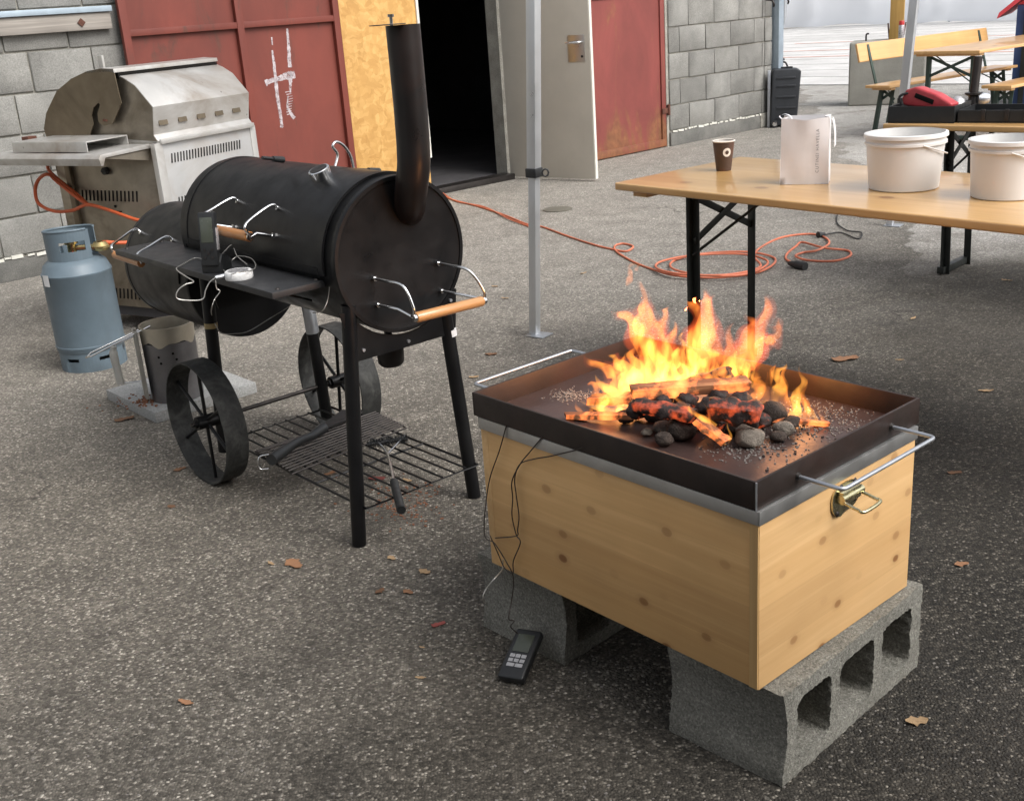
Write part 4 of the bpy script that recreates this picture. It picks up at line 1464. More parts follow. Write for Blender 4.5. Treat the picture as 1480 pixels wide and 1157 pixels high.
# grease cup
gc_ = sface(564, 508, 0.13)
b = MB()
b.lathe([(0.0, -0.045), (0.030, -0.045), (0.038, -0.036), (0.041, 0.012), (0.038, 0.012), (0.0, 0.010)], 24, (gc_.x, 0.13, gc_.z + 0.005))
b.build('grease_cup', MT['smoker_hot'], smk, 0, 40)
b = MB()
b.tube([(gc_.x, 0.13, gc_.z), (gc_.x, 0.13, DZ - DR + 0.004)], 0.012, 10)
b.build('drain_pipe', MT['smoker'], smk)

# ---- loose things on the rack
def on_rack(x, y, z=0.13):
    return G(x, y, z)
gra = thing('grill_grate', 'spare black grill grate lying on the wire rack', 'grate', FL + SU * 0.22 + SV * 0.50 + Vector((0, 0, 0.124)), SA)
b = MB()
b.tube([(-0.22, -0.14, 0), (0.24, -0.10, 0), (0.26, 0.12, 0), (-0.20, 0.12, 0)], 0.003, 6, closed=True)
b.build('grate_frame', MT['dark_metal'], gra)
for k in range(1, 12):
    t = k / 12
    b = MB()
    p = Vector((-0.22, -0.14, 0.004)).lerp(Vector((-0.20, 0.12, 0.004)), t)
    q = Vector((0.24, -0.10, 0.004)).lerp(Vector((0.26, 0.12, 0.004)), t)
    b.tube([p, q], 0.0035, 6)
    b.build('grate_bar', MT['dark_metal'], gra)
for k in range(1, 5):
    t = k / 5
    b = MB()
    b.tube([Vector((-0.22, -0.14, -0.001)).lerp(Vector((0.24, -0.10, -0.001)), t), Vector((-0.20, 0.12, -0.001)).lerp(Vector((0.26, 0.12, -0.001)), t)], 0.0035, 6)
    b.build('grate_bar', MT['dark_metal'], gra)
# scraper / spatula
s0, s1, s2, s3 = G(392, 664, 0.165), G(430, 640, 0.16), G(468, 618, 0.155), G(506, 594, 0.15)
spa = thing('barbecue_scraper', 'black scraper with long handle and wire loop lying across the grate', 'scraper', s0)
L0 = lambda p: p - s0
b = MB()
P_ = catmull([L0(s0), L0(s1) + Vector((0, 0, 0.004)), L0(s1.lerp(s2, 0.5)) - Vector((0, 0, 0.003)), L0(s2)], 6)
n_ = len(P_)
b.tube(P_, [0.019 - 0.006 * math.sin(math.pi * i / (n_ - 1)) * (1 if i > 3 else 0.4) for i in range(n_)], 12)
b.build('handle', MT['plastic_black'], spa, 0, 60)
b = MB()
d_ = (s3 - s2).normalized()
sdv = d_.cross(Vector((0, 0, 1))).normalized()
b.add([L0(s2) - sdv * 0.014, L0(s2) + sdv * 0.014, L0(s3) + sdv * 0.055 - d_ * 0.03, L0(s3) + sdv * 0.05, L0(s3) - sdv * 0.03, L0(s2) - sdv * 0.018 + d_ * 0.04], [[0, 1, 2, 3, 4, 5]])
b2 = MB()
b2.add([p + Vector((0, 0, dz)) for dz in (0, 0.004) for p in b.v], [[5, 4, 3, 2, 1, 0], [6, 7, 8, 9, 10, 11]] + [[i, (i + 1) % 6, 6 + (i + 1) % 6, 6 + i] for i in range(6)])
b2.build('blade', MT['shelf_black'], spa)
b = MB()
b.tube(catmull([Vector((-0.004, 0.0, 0.018)), Vector((-0.034, -0.004, 0.012)), Vector((-0.036, -0.01, -0.022)), Vector((-0.01, -0.008, -0.026))], 5), 0.0028, 8)
b.build('hanging_loop', MT['chrome'], spa, 0, 60)
# wire brush
b0, b1 = G(531, 642, 0.14), G(589, 633, 0.14)
h0, h1, h2, h3 = G(548, 641, 0.14), G(560, 656, 0.135), G(569, 694, 0.130), G(580, 737, 0.12)
br = thing('grill_brush', 'grill brush with black bristles and chrome shank lying over the rack edge', 'brush', b0)
L1 = lambda p: p - b0
b = MB()
rr = random.Random(9)
ax = (b1 - b0)
for k in range(620):
    t = rr.random()
    c_ = L1(b0.lerp(b1, t))
    an = rr.uniform(0, 6.283)
    e1 = Vector((0, 0, 1))
    e2 = ax.normalized().cross(e1)
    d_ = (e1 * math.sin(an) + e2 * math.cos(an) + ax.normalized() * rr.uniform(-0.25, 0.25)).normalized()
    b.tube([c_, c_ + d_ * rr.uniform(0.014, 0.019)], [0.0008, 0.0005], 3, cap=False)
tag(b.build('bristles', MT['plastic_black'], br), kind='stuff')
b = MB()
b.tube([L1(b0), L1(b1)], 0.007, 8)
b.build('bristle_core', MT['plastic_black'], br)
b = MB()
b.tube(catmull([L1(h0), L1(h1), L1(h2)], 6), 0.0048, 10)
b.tube([L1(h1), L1(b0.lerp(b1, 0.85))], 0.003, 8)
b.build('shank', MT['chrome'], br, 0, 60)
b = MB()
b.tube(catmull([L1(h2), L1(h2.lerp(h3, 0.15)), L1(h2.lerp(h3, 0.8)), L1(h3)], 4), [0.008] * 2 + [0.0125] * 7 + [0.0125, 0.013, 0.014, 0.013][:4], 12)
b.build('handle', MT['plastic_black'], br, 0, 60)

# ---- thermometer in its cradle on the shelf
SZ = 0.7575
dp = G(313, 391, SZ)
dv_ = thing('thermometer_handset', 'black barbecue thermometer handset standing in a cradle on the smoker shelf', 'thermometer', dp, R_(-10))
b = MB()
b.prism([(-0.030, 0.0), (0.045, 0.0), (0.045, 0.028), (0.018, 0.045), (-0.012, 0.05), (-0.030, 0.03)], (-0.030, 0, 0), (0, 1, 0), (0, 0, 1), (1, 0, 0), 0.060)
b.build('cradle', MT['plastic_black'], dv_, 0.004)
tl = Matrix.Rotation(R_(-9), 3, 'X')
b = MB()
b.box(Vector((0, -0.016, 0.095)), (0.050, 0.022, 0.150), tl)
bd = b.build('handset_body', MT['plastic_black'], dv_, 0.006)
b = MB()
b.box(Vector((0, -0.016, 0.095)) + tl @ Vector((0, -0.0115, 0.025)), (0.036, 0.002, 0.070), tl)
b.build('screen', MT['lcd'], bd, 0.0005)
b = MB()
b.box(Vector((0, -0.016, 0.095)) + tl @ Vector((0.0255, 0.0, 0.0)), (0.002, 0.016, 0.062), tl)
b.build('side_strip', MT['silver'], bd, 0.0005)
for i in range(5):
    b = MB()
    c_ = Vector((0, -0.016, 0.095)) + tl @ Vector(((-0.011, 0.011, 0.0, -0.011, 0.011)[i], -0.0115, (-0.03, -0.03, -0.041, -0.052, -0.052)[i]))
    b.cyl(c_, c_ + tl @ Vector((0, -0.002, 0)), 0.0042, None, 10)
    b.build('button', MT['dark_metal'], bd)
# white round sensor
pp = G(346, 402, SZ)
pk = thing('probe_puck', 'white round probe sensor lying flat on the smoker shelf', 'sensor', pp)
b = MB()
b.lathe([(0.0, 0.0), (0.037, 0.0), (0.0385, 0.003), (0.0385, 0.019), (0.036, 0.022), (0.0, 0.0225)], 36)
b.build('shell', MT['white_plastic'], pk, 0, 40)
b = MB()
b.lathe([(0.028, 0.0227), (0.0, 0.0232)], 28, (0, 0, 0))
b.build('face', MT['silver'], pk)
b = MB()
q0 = sl_(pp)
b.tube([Vector((-0.036, -0.006, 0.011)), Vector((-0.060, -0.022, 0.011))], [0.0075, 0.006], 12)
b.build('plug', MT['galv'], pk, 0, 50)
def wire(pts, mat, label, r=0.0016, n=7):
    b = MB()
    b.tube(catmull(pts, n), r, 6)
    return tag(b.build('probe_wire', mat, None, 0, 60), label, 'wire')
pe = pp + Vector((-0.060, -0.022, 0.011))
def ff(x, y, p=pe, dy=0.0):
    q = FACE(x, y, p + Vector((0, dy, 0)))
    return q
wire([pe, ff(303, 408), ff(297, 420), ff(293, 432), ff(275, 434), ff(256, 431), ff(257, 420), ff(268, 411), G(280, 407, SZ + 0.004), G(268, 399, SZ + 0.004), G(255, 389, SZ + 0.004), G(262, 383, SZ + 0.004), G(282, 373, SZ + 0.004), G(297, 376, SZ + 0.01)], MT['wire_white'], 'pale braided wire looping over the shelf edge by the handset', 0.0017)
legp = FL + SV * 0.775 + SU * 0.02
wire([pe, ff(313, 416), ff(318, 421), ff(310, 433), ff(306, 445), FACE(306, 455, legp), FACE(312, 470, legp), FACE(320, 481, legp), FACE(340, 482, legp), FACE(360, 478, legp), FACE(390, 460, legp), FACE(418, 443, legp)], MT['wire_white'], 'pale braided wire taped to the smoker leg and trailing under the drum', 0.0015)
wire([G(323, 390, SZ + 0.006), G(330, 397, SZ + 0.004), G(340, 395, SZ + 0.03), G(368, 388, SZ + 0.02), G(364, 374, SZ + 0.02), G(345, 370, SZ + 0.02), G(335, 376, SZ + 0.01)], MT['wire_white'], 'short pale wire loop between the handset and the white sensor', 0.0014)
wire([G(322, 366, SZ + 0.05), G(335, 354, SZ + 0.045), G(343, 370, SZ + 0.02), G(357, 382, SZ + 0.006)], MT['wire_white'], 'pale wire arching behind the handset cradle', 0.0014)
q0 = FL + SU * 0.025 + SV * 0.06
wire([FACE(472, 386, q0), FACE(476, 410, q0), FACE(474, 432, q0), FACE(466, 449, q0), FACE(452, 452, q0 + Vector((0, 0.1, 0)))], MT['wire_white'], 'thin pale wire hanging from the drum beside the shelf end', 0.0014)

# ================================================================== GAZEBO TENT LEGS
tent = thing('gazebo_tent', 'aluminium gazebo frame, square legs on foot plates by the tables', 'tent', G(773, 484))
T0 = G(773, 484)
def tent_leg(base, lean, ztop=2.15, clamp=None):
    base = Vector(base) - T0
    base.z = 0
    topp = base + Vector((lean[0], lean[1], 1)) * ztop
    b = MB()
    ang = R_(52)
    upv = Vector((math.cos(ang), math.sin(ang), 0))
    b.bar(base + Vector((0, 0, 0.006)), topp, 0.038, 0.038, upv)
    lg = b.build('leg', MT['tent_alu'], tent, 0.003)
    b = MB()
    b.bar(base + Vector((0, 0, 0.010)) + Vector((lean[0], lean[1], 1)) * 0.72, base + Vector((lean[0], lean[1], 1)) * ztop, 0.046, 0.046, upv)
    b.build('outer_tube', MT['tent_alu'], lg, 0.003)
    b = MB()
    b.box(base + Vector((0.018, -0.012, 0.004)), (0.10, 0.085, 0.006), Matrix.Rotation(R_(-38), 3, 'Z'))
    b.build('foot_plate', MT['galv'], lg, 0.002)
    b = MB()
    c = base + Vector((lean[0], lean[1], 1)) * 0.725
    b.bar(c - Vector((0, 0, 0.02)), c + Vector((0, 0, 0.02)), 0.056, 0.056, upv)
    b.build('clamp', MT['plastic_black'], lg, 0.004)
    b = MB()
    rc = c + Vector((0.047, -0.03, 0))
    b.tube([rc + Vector((0.014 * math.cos(k * 0.785), -0.002, 0.016 * math.sin(k * 0.785))) for k in range(8)], 0.004, 8, closed=True)
    b.build('pull_ring', MT['plastic_black'], lg, 0, 60)
lean = (0.058, 0.012)
tent_leg(G(773, 484), lean)
tent_leg(G(1286, 326), (0.072, 0.02))

# ================================================================== BEER TABLES AND BENCHES
def leg_frame(root, x, y0, y1, ztop, mat, inward, W, spread=0.0):
    """two posts, foot bar, crossed flats and a slanting stay: each a part"""
    def part(nm, f):
        b = MB()
        f(b)
        b.build(nm, mat, root, 0.0015)
    for y in (y0, y1):
        part('leg', lambda b: (b.bar((x - spread, y, 0), (x, y, ztop), 0.036, 0.006, (1, 0, 0)), b.bar((x - spread + 0.015, y + (0.015 if y == y0 else -0.015), 0.0), (x + 0.015, y + (0.015 if y == y0 else -0.015), ztop - 0.002), 0.006, 0.034, (1, 0, 0))))
    part('foot_bar', lambda b: b.bar((x - spread * 0.97, y0 - 0.02, 0.022), (x - spread * 0.97, y1 + 0.02, 0.022), 0.034, 0.034))
    part('cross_bar', lambda b: b.bar((x + 0.012, y0, ztop - 0.03), (x + 0.012, y1, ztop - ztop * 0.27), 0.005, 0.026, (0, 0, 1)))
    part('cross_bar', lambda b: b.bar((x + 0.020, y1, ztop - 0.03), (x + 0.020, y0, ztop - ztop * 0.27), 0.005, 0.026, (0, 0, 1)))
    part('stay', lambda b: b.tube([(x + 0.01, y0, ztop * 0.66), (x + inward * 0.16, y1 + 0.05, ztop - 0.012)], 0.006, 8))
def beer_table(name, label, origin, rz, L_, W_, H_, legmat, topmat, cat='table', legy=None, legx=0.2, spread=0.0, back=False, boards=1, group=None):
    t = thing(name, label, cat, origin, rz, group)
    bw_ = W_ / boards
    for k in range(boards):
        b = MB()
        b.box((L_ / 2, bw_ * (k + 0.5), H_ - 0.0135), (L_, bw_ - (0.0012 if boards > 1 else 0), 0.027))
        b.build('board', topmat, t, 0.006, None, 3)
    for x in (0.10, L_ - 0.10):
        b = MB()
        b.box((x, W_ / 2, H_ - 0.027 - 0.011), (0.07, W_ - 0.06, 0.022))
        b.build('batten', topmat, t, 0.003)
    y0, y1 = legy if legy else (W_ * 0.25, W_ * 0.75)
    leg_frame(t, legx, y0, y1, H_ - 0.028, legmat, 1, W_, spread)
    leg_frame(t, L_ - legx, y0, y1, H_ - 0.028, legmat, -1, W_, -spread)
    if back:
        b = MB()
        b.box((L_ / 2, W_ + 0.10, H_ + 0.29), (L_, 0.025, 0.175), Matrix.Rotation(R_(-14), 3, 'X'))
        b.build('backrest', topmat, t, 0.008, None, 3)
        for x in (legx, L_ - legx):
            b = MB()
            b.bar((x, W_ - 0.02, H_ - 0.05), (x, W_ + 0.105, H_ + 0.36), 0.03, 0.012)
            b.build('back_support', legmat, t, 0.002)
    return t
T1A = G(888, 264, 0.77)
T1X = (G(1480, 326, 0.77) - T1A).normalized()
t1a = math.atan2(T1X.y, T1X.x)
beer_table('beer_table', 'glossy varnished folding table carrying the paper bag and two white buckets', (T1A.x, T1A.y, 0), t1a, 2.2, 0.71, 0.77, MT['black_steel'], MT['table_top'], legy=(0.18, 0.53), legx=0.205, boards=1)
t2a = R_(-46)
T2A = G(1267, 181, 0.77) + Vector((math.cos(t2a), math.sin(t2a), 0)) * 0.0 + Vector((-math.sin(t2a), math.cos(t2a), 0)) * 0.06
beer_table('beer_table', 'varnished folding table with the open black tool case on it', (T2A.x, T2A.y, 0), t2a, 2.2, 0.70, 0.77, MT['black_steel'], MT['table_top'], legy=(0.33, 0.60), legx=0.16, spread=-0.02)
t3a = R_(39)
T3 = G(1416, 73, 0.77)
beer_table('beer_table', 'pale wooden folding table with green legs between the two benches', (T3.x, T3.y, 0), t3a, 2.2, 0.66, 0.77, MT['green_steel'], MT['bench_top'], legy=(0.12, 0.54), legx=0.12)
b1o = G(1286, 124, 0.46)
beer_table('beer_bench', 'pale wooden bench with backrest and green legs before the concrete block', (b1o.x, b1o.y, 0), R_(36), 2.2, 0.27, 0.46, MT['green_steel'], MT['bench_top'], 'bench', legx=0.16, spread=0.10, back=True)
b2o = G(1462, 124, 0.46)
beer_table('beer_bench', 'backless pale wooden bench with green legs beside the table', (b2o.x, b2o.y, 0), R_(40), 2.2, 0.27, 0.46, MT['green_steel'], MT['bench_top'], 'bench', legx=0.16, spread=0.06)

# ---- things on the varnished table
TZ = 0.7705
cpn = G(1046, 246, TZ)
cup = thing('paper_cup', 'brown paper coffee cup with white rim and round emblem', 'cup', cpn)
b = MB()
b.lathe([(0.0, 0.004), (0.027, 0.0), (0.028, 0.002), (0.0405, 0.108), (0.039, 0.108), (0.028, 0.01), (0.0, 0.012)], 32)
b.build('sleeve', MT['cup'], cup, 0, 40)
b = MB()
b.tube([(0.041 * math.cos(2 * math.pi * k / 32), 0.041 * math.sin(2 * math.pi * k / 32), 0.109) for k in range(32)], 0.0024, 8, closed=True)
b.build('rim', MT['cup_white'], cup, 0, 60)
b = MB()
b.lathe([(0.0385, 0.107), (0.030, 0.02), (0.0, 0.02)], 32)
b.build('lining', MT['cup_white'], cup, 0, 60)
ce = math.atan2(-cpn.y, -cpn.x) + 0.35
def on_cup(r, z0, z1, a0, a1, mat, nm):
    pass
def cup_disc(rad, dr, mat, nm):
    b = MB()
    vs = []
    cz = 0.070
    for k in range(24):
        t = 2 * math.pi * k / 24
        zz = cz + rad * 1.05 * math.sin(t)
        rr_ = 0.028 + (0.0405 - 0.028) * (zz - 0.002) / 0.106 + dr
        aa = ce + rad * math.cos(t) / rr_
        vs.append((rr_ * math.cos(aa), rr_ * math.sin(aa), zz))
    rr_ = 0.028 + (0.0405 - 0.028) * (cz - 0.002) / 0.106 + dr
    vs.append((rr_ * math.cos(ce), rr_ * math.sin(ce), cz))
    b.add(vs, [[k, (k + 1) % 24, 24] for k in range(24)])
    b.build(nm, mat, cup, 0, 80)
cup_disc(0.0155, 0.0008, MT['cup_white'], 'emblem')
cup_disc(0.007, 0.0014, MT['cup'], 'emblem_bean')

# paper bag with open top, fold line and ribbon
g0b, g1b = G(1127, 267, TZ), G(1197, 266, TZ)
bx_ = (g1b - g0b)
bagw = bx_.length
ba = math.atan2(bx_.y, bx_.x)
bag = thing('paper_bag', 'white paper carrier bag with vertical lettering and ribbon standing on the table', 'bag', g0b, ba)
bh_, bd_ = 0.222, 0.085
def bagpt(x, y, z):
    t = z / bh_
    xx = bagw * (0.0 + 0.02 * t) + x * bagw * (1 - 0.03 * t)
    return Vector((xx, y, z))
b = MB()
mid = 0.52
def face_grid(b, A_, B_, bulge, nx=8, nz=8):
    vs, fs = [], []
    for j in range(nz + 1):
        for i in range(nx + 1):
            s_, t = i / nx, j / nz
            p = A_(s_, t)
            p = p + bulge(s_, t)
            vs.append(p)
            if i and j:
                q = j * (nx + 1) + i
                fs.append([q, q - 1, q - nx - 2, q - nx - 1])
    b.add(vs, fs)
def crease(s_):
    return 0.012 * (1 - abs(s_ - mid) / 0.5)
rrb = random.Random(4)
face_grid(b, lambda s_, t: bagpt(s_, -0.0 - 0.020 * t * max(0, 1 - abs(s_ - mid) / 0.5) * 1.0, bh_ * t * (1 - 0.035 * t * max(0, 1 - abs(s_ - mid) * 2))), None, lambda s_, t: Vector((0, 0.002 * math.sin(9 * s_ + 5 * t), 0)))
face_grid(b, lambda s_, t: bagpt(s_, bd_ * (1 - 0.1 * t), bh_ * t), None, lambda s_, t: Vector((0, 0, 0)))
face_grid(b, lambda s_, t: bagpt(0, bd_ * s_ * (1 - 0.1 * t), bh_ * t), None, lambda s_, t: Vector((0.018 * math.sin(math.pi * s_) * t, 0, 0)), 4, 8)
face_grid(b, lambda s_, t: bagpt(1, bd_ * s_ * (1 - 0.1 * t), bh_ * t), None, lambda s_, t: Vector((-0.018 * math.sin(math.pi * s_) * t, 0, 0)), 4, 8)
b.add([bagpt(0, 0, 0.001), bagpt(1, 0, 0.001), bagpt(1, bd_, 0.001), bagpt(0, bd_, 0.001)], [[0, 1, 2, 3]])
b.build('paper_body', MT['bag'], bag, 0, 25)
tx = bpy.data.curves.new('lettering', 'FONT')
tx.body = 'CUTINEI HAVELLA'
tx.size = 0.0145
tx.space_character = 1.25
tx.extrude = 0.0
tx.materials.append(MT['ink'])
tmp = bpy.data.objects.new('tmp', tx)
COL.objects.link(tmp)
bpy.context.view_layer.update()
tme = bpy.data.meshes.new_from_object(tmp.evaluated_get(bpy.context.evaluated_depsgraph_get()))
bpy.data.objects.remove(tmp)
to = bpy.data.objects.new('lettering', tme)
COL.objects.link(to)
to['kind'] = 'stuff'
to.parent = bag
to.matrix_local = Matrix.Translation((bagw * 0.80, -0.0125, 0.040)) @ Matrix.Rotation(R_(90), 4, 'X') @ Matrix.Rotation(R_(90), 4, 'Z')
b = MB()
for dy, sgn in ((0.02, 1), (0.06, 1.0)):
    P_ = catmull([(bagw * 0.98, dy, bh_ - 0.01), (bagw * 1.04, dy, bh_ - 0.012), (bagw * 1.085, dy, bh_ - 0.05), (bagw * 1.10, dy - 0.01, bh_ - 0.10)], 6)
    for i in range(len(P_) - 1):
        b.add([P_[i], P_[i + 1], P_[i + 1] + Vector((0.002, 0.007, 0)), P_[i] + Vector((0.002, 0.007, 0))], [[0, 1, 2, 3]])
tag(b.build('ribbon', MT['bag'], bag, 0, 60), kind='stuff')
b = MB()
P_ = catmull([(0.006, 0.02, bh_ - 0.01), (-0.008, 0.03, bh_ + 0.004), (0.01, 0.045, bh_ + 0.008), (0.03, 0.03, bh_ + 0.0), (0.034, 0.03, bh_ - 0.02)], 6)
for i in range(len(P_) - 1):
    b.add([P_[i], P_[i + 1], P_[i + 1] + Vector((0.002, 0.012, 0)), P_[i] + Vector((0.002, 0.012, 0))], [[0, 1, 2, 3]])
b.build('ribbon', MT['bag_in'], bag, 0, 60)

def bucket(label, c, r0, r1, h_, handle_dir, group):
    t = thing('bucket', label, 'bucket', c, 0, group)
    b = MB()
    b.lathe([(0.0, 0.002), (r0 - 0.004, 0.0), (r0, 0.003), (r1 - 0.002, h_ - 0.035), (r1 + 0.004, h_ - 0.034), (r1 + 0.004, h_ - 0.026), (r1, h_ - 0.025), (r1, h_), (r1 - 0.004, h_), (r0 - 0.004, 0.008), (0.0, 0.008)], 56)
    b.build('pail', MT['bucket'], t, 0, 35)
    b = MB()
    b.lathe([(r1 - 0.002, h_ + 0.001), (r1 + 0.006, h_ - 0.001), (r1 + 0.007, h_ - 0.012), (r1 + 0.0045, h_ - 0.012), (r1 + 0.004, h_ - 0.003)], 56)
    b.build('rim', MT['bucket'], t, 0, 50)
    b = MB()
    d = Vector((math.cos(handle_dir), math.sin(handle_dir), 0))
    e = Vector((-d.y, d.x, 0))
    P_ = [Vector((0, 0, h_ - 0.03)) + e * (r1 + 0.004) * math.cos(k * math.pi / 16) + (d * 0.98 - Vector((0, 0, 0.34))) * (r1 + 0.008) * math.sin(k * math.pi / 16) for k in range(17)]
    b.tube(P_, 0.0022, 8)
    b.build('bail', MT['bucket'], t, 0, 60)
    return t
k1 = (G(1257, 272, TZ) + G(1362, 272, TZ)) / 2
bucket('larger white plastic bucket with lipped rim standing next to the paper bag', Vector((k1.x, k1.y + 0.02, TZ)), 0.108, 0.122, 0.176, R_(5), 'white buckets on the varnished table')
k2 = G(1450, 284, TZ)
bucket('smaller white plastic bucket standing beyond the larger bucket from the bag', Vector((k2.x + 0.01, k2.y + 0.01, TZ)), 0.098, 0.108, 0.172, R_(-20), 'white buckets on the varnished table')

# ---- open tool case and tools on the second table
cA = G(1283, 178, TZ)
ca = R_(-38)
tc_ = thing('tool_case', 'open black plastic tool case, lid folded flat, on the second table', 'tool case', cA, ca)
def tray_mesh(b, x0, y0, w_, d_, h_, th_=0.006):
    b.box((x0 + w_ / 2, y0 + d_ / 2, th_ / 2 + 0.001), (w_, d_, th_))
    for (c, s) in (((x0 + w_ / 2, y0 + th_ / 2, h_ / 2), (w_, th_, h_)), ((x0 + w_ / 2, y0 + d_ - th_ / 2, h_ / 2), (w_, th_, h_)), ((x0 + th_ / 2, y0 + d_ / 2, h_ / 2), (th_, d_ - 2 * th_, h_)), ((x0 + w_ - th_ / 2, y0 + d_ / 2, h_ / 2), (th_, d_ - 2 * th_, h_))):
        b.box(c, s)
b = MB()
tray_mesh(b, 0, 0, 0.30, 0.26, 0.075)
b.build('case_base', MT['plastic_black'], tc_)
b = MB()
tray_mesh(b, 0.31, 0.02, 0.33, 0.26, 0.055)
b.build('case_lid', MT['plastic_black'], tc_)
for x in (0.42, 0.52, 0.60):
    b = MB()
    b.box((x, 0.016, 0.035), (0.018, 0.008, 0.05))
    b.build('clasp', MT['dark_metal'], tc_, 0.002)
b = MB()
b.tube(catmull([(0.03, 0.10, 0.07), (0.02, 0.09, 0.11), (0.06, 0.10, 0.125), (0.12, 0.12, 0.11)], 5), 0.006, 8)
b.build('case_handle', MT['rubber'], tc_, 0, 60)
cl = lambda x, y, z: cA + Matrix.Rotation(ca, 3, 'Z') @ Vector((x, y, z))
rt = thing('red_power_tool', 'red plastic power tool body lying in the black case', 'power tool', cl(0.10, 0.12, 0.07), R_(-52))
b = MB()
b.prism([(-0.06, 0.0), (0.17, -0.02), (0.19, 0.01), (0.10, 0.055), (0.0, 0.085), (-0.05, 0.07), (-0.07, 0.03)], (0, -0.035, 0), (1, 0, 0), (0, 0, 1), (0, 1, 0), 0.07)
b.build('housing', MT['red_plastic'], rt, 0.012, None, 3)
b = MB()
b.box((0.05, -0.037, 0.032), (0.10, 0.006, 0.022), Matrix.Rotation(R_(18), 3, 'Y'))
b.build('grip_opening', MT['black_hole'], rt, 0.004)
jk = thing('steel_tube_tool', 'upright dark steel tube tool with collar standing behind the black case', 'tool', cl(0.29, 0.33, 0.0))
b = MB()
b.tube([(0, 0, 0.10), (0.014, 0.01, 0.265)], 0.0195, 14)
b.build('tube', MT['dark_metal'], jk, 0, 50)
b = MB()
b.lathe([(0.0, 0.0), (0.055, 0.0), (0.055, 0.012), (0.03, 0.03), (0.022, 0.085), (0.04, 0.095), (0.04, 0.103), (0.0, 0.103)], 20)
b.build('base', MT['dark_metal'], jk, 0, 30)
b = MB()
b.lathe([(0.0, -0.03), (0.022, -0.026), (0.028, 0.0), (0.022, 0.026), (0.0, 0.03)], 14, (0.035, -0.02, 0.075), 'X')
b.build('side_knob', MT['galv'], jk, 0, 50)
pb_ = MB()
pb_.lathe([(0.0, 0.0), (0.035, 0.0), (0.04, 0.03), (0.03, 0.07), (0.012, 0.085), (0.0, 0.085)], 12)
o = pb_.build('plastic_bag_bundle', MT['silver'], None, 0, 60)
o.location = cl(0.25, 0.22, 0.012)
tag(o, 'small crumpled clear plastic bundle between red tool and steel tube', 'bundle')

# ================================================================== BACKGROUND THINGS
# wheeled black case by the building corner
w0, w1 = G(1113, 185), G(1150, 182)
wc_a = math.atan2((w1 - w0).y, (w1 - w0).x) - 0.25
wc = thing('wheeled_case', 'black ribbed wheeled case standing at the corner of the block wall', 'case', w0, wc_a)
b = MB()
b.prism([(0.0, 0.03), (0.27, 0.0), (0.31, 0.56), (0.27, 0.585), (0.04, 0.59), (0.02, 0.57)], (0, 0, 0), (1, 0, 0), (0, 0, 1), (0, 1, 0), 0.20)
b.build('shell', MT['case'], wc, 0.018, None, 3)
for z in (0.10, 0.20, 0.31, 0.42, 0.50):
    b = MB()
    b.box((0.16, -0.004, z), (0.19, 0.012, 0.02))
    b.build('rib', MT['case'], wc, 0.004)
b = MB()
b.box((-0.012, 0.05, 0.29), (0.03, 0.03, 0.58))
b.build('handle_rail', MT['galv'], wc, 0.004)
b = MB()
b.lathe([(0.0, -0.012), (0.036, -0.012), (0.036, 0.012), (0.0, 0.012)], 24, (0.045, -0.015, 0.04), 'Y')
wl = b.build('wheel', MT['rubber'], wc, 0, 40)
b = MB()
b.lathe([(0.0, -0.018), (0.022, -0.016), (0.024, -0.0125)], 20, (0.045, -0.015, 0.04), 'Y')
b.build('hubcap', MT['chrome'], wl, 0, 40)
b = MB()
b.box((0.17, 0.1, 0.595), (0.12, 0.03, 0.02))
b.build('top_handle', MT['plastic_black'], wc, 0.006)

# concrete ballast block with bolted post and a spray can on it
q0 = G(1225, 154)
ca_ = R_(-22)
bk = thing('ballast_block', 'pale grey upright concrete ballast block behind the bench', 'concrete block', q0, ca_)
b = MB()
b.box((0.42, 0.25, 0.36), (0.84, 0.5, 0.72))
b.build('block_body', MT['ballast'], bk, 0.025, None, 3)
b = MB()
b.tube(catmull([(0.17, 0.2, 0.71), (0.17, 0.2, 0.79), (0.20, 0.2, 0.80)], 4), 0.010, 8)
b.build('lifting_loop', MT['dark_metal'], bk, 0, 60)
def bkp(x, y, z):
    return q0 + Matrix.Rotation(ca_, 3, 'Z') @ Vector((x, y, z))
ps = thing('timber_post', 'yellow square timber post bolted on the concrete block', 'post', bkp(0.50, 0.30, 0.72), ca_)
b = MB()
b.box((0, 0, 0.85), (0.155, 0.12, 1.70))
b.build('post', MT['post'], ps, 0.004)
for s_ in (-1, 1):
    b = MB()
    b.box((s_ * 0.088, 0, 0.09), (0.012, 0.10, 0.18), Matrix.Rotation(s_ * 0.12, 3, 'Y'))
    b.build('steel_bracket', MT['rust'], ps, 0.002)
cn = thing('spray_can', 'silver spray can with red cap standing beside the yellow post', 'spray can', bkp(0.56, 0.14, 0.7205))
b = MB()
b.lathe([(0.0, 0.0), (0.032, 0.0), (0.033, 0.004), (0.033, 0.15), (0.026, 0.165), (0.0, 0.168)], 24)
b.build('can', MT['silver'], cn, 0, 40)
b = MB()
b.lathe([(0.031, 0.158), (0.031, 0.195), (0.024, 0.205), (0.0, 0.207)], 24)
b.build('cap', MT['red_cap'], cn, 0, 40)

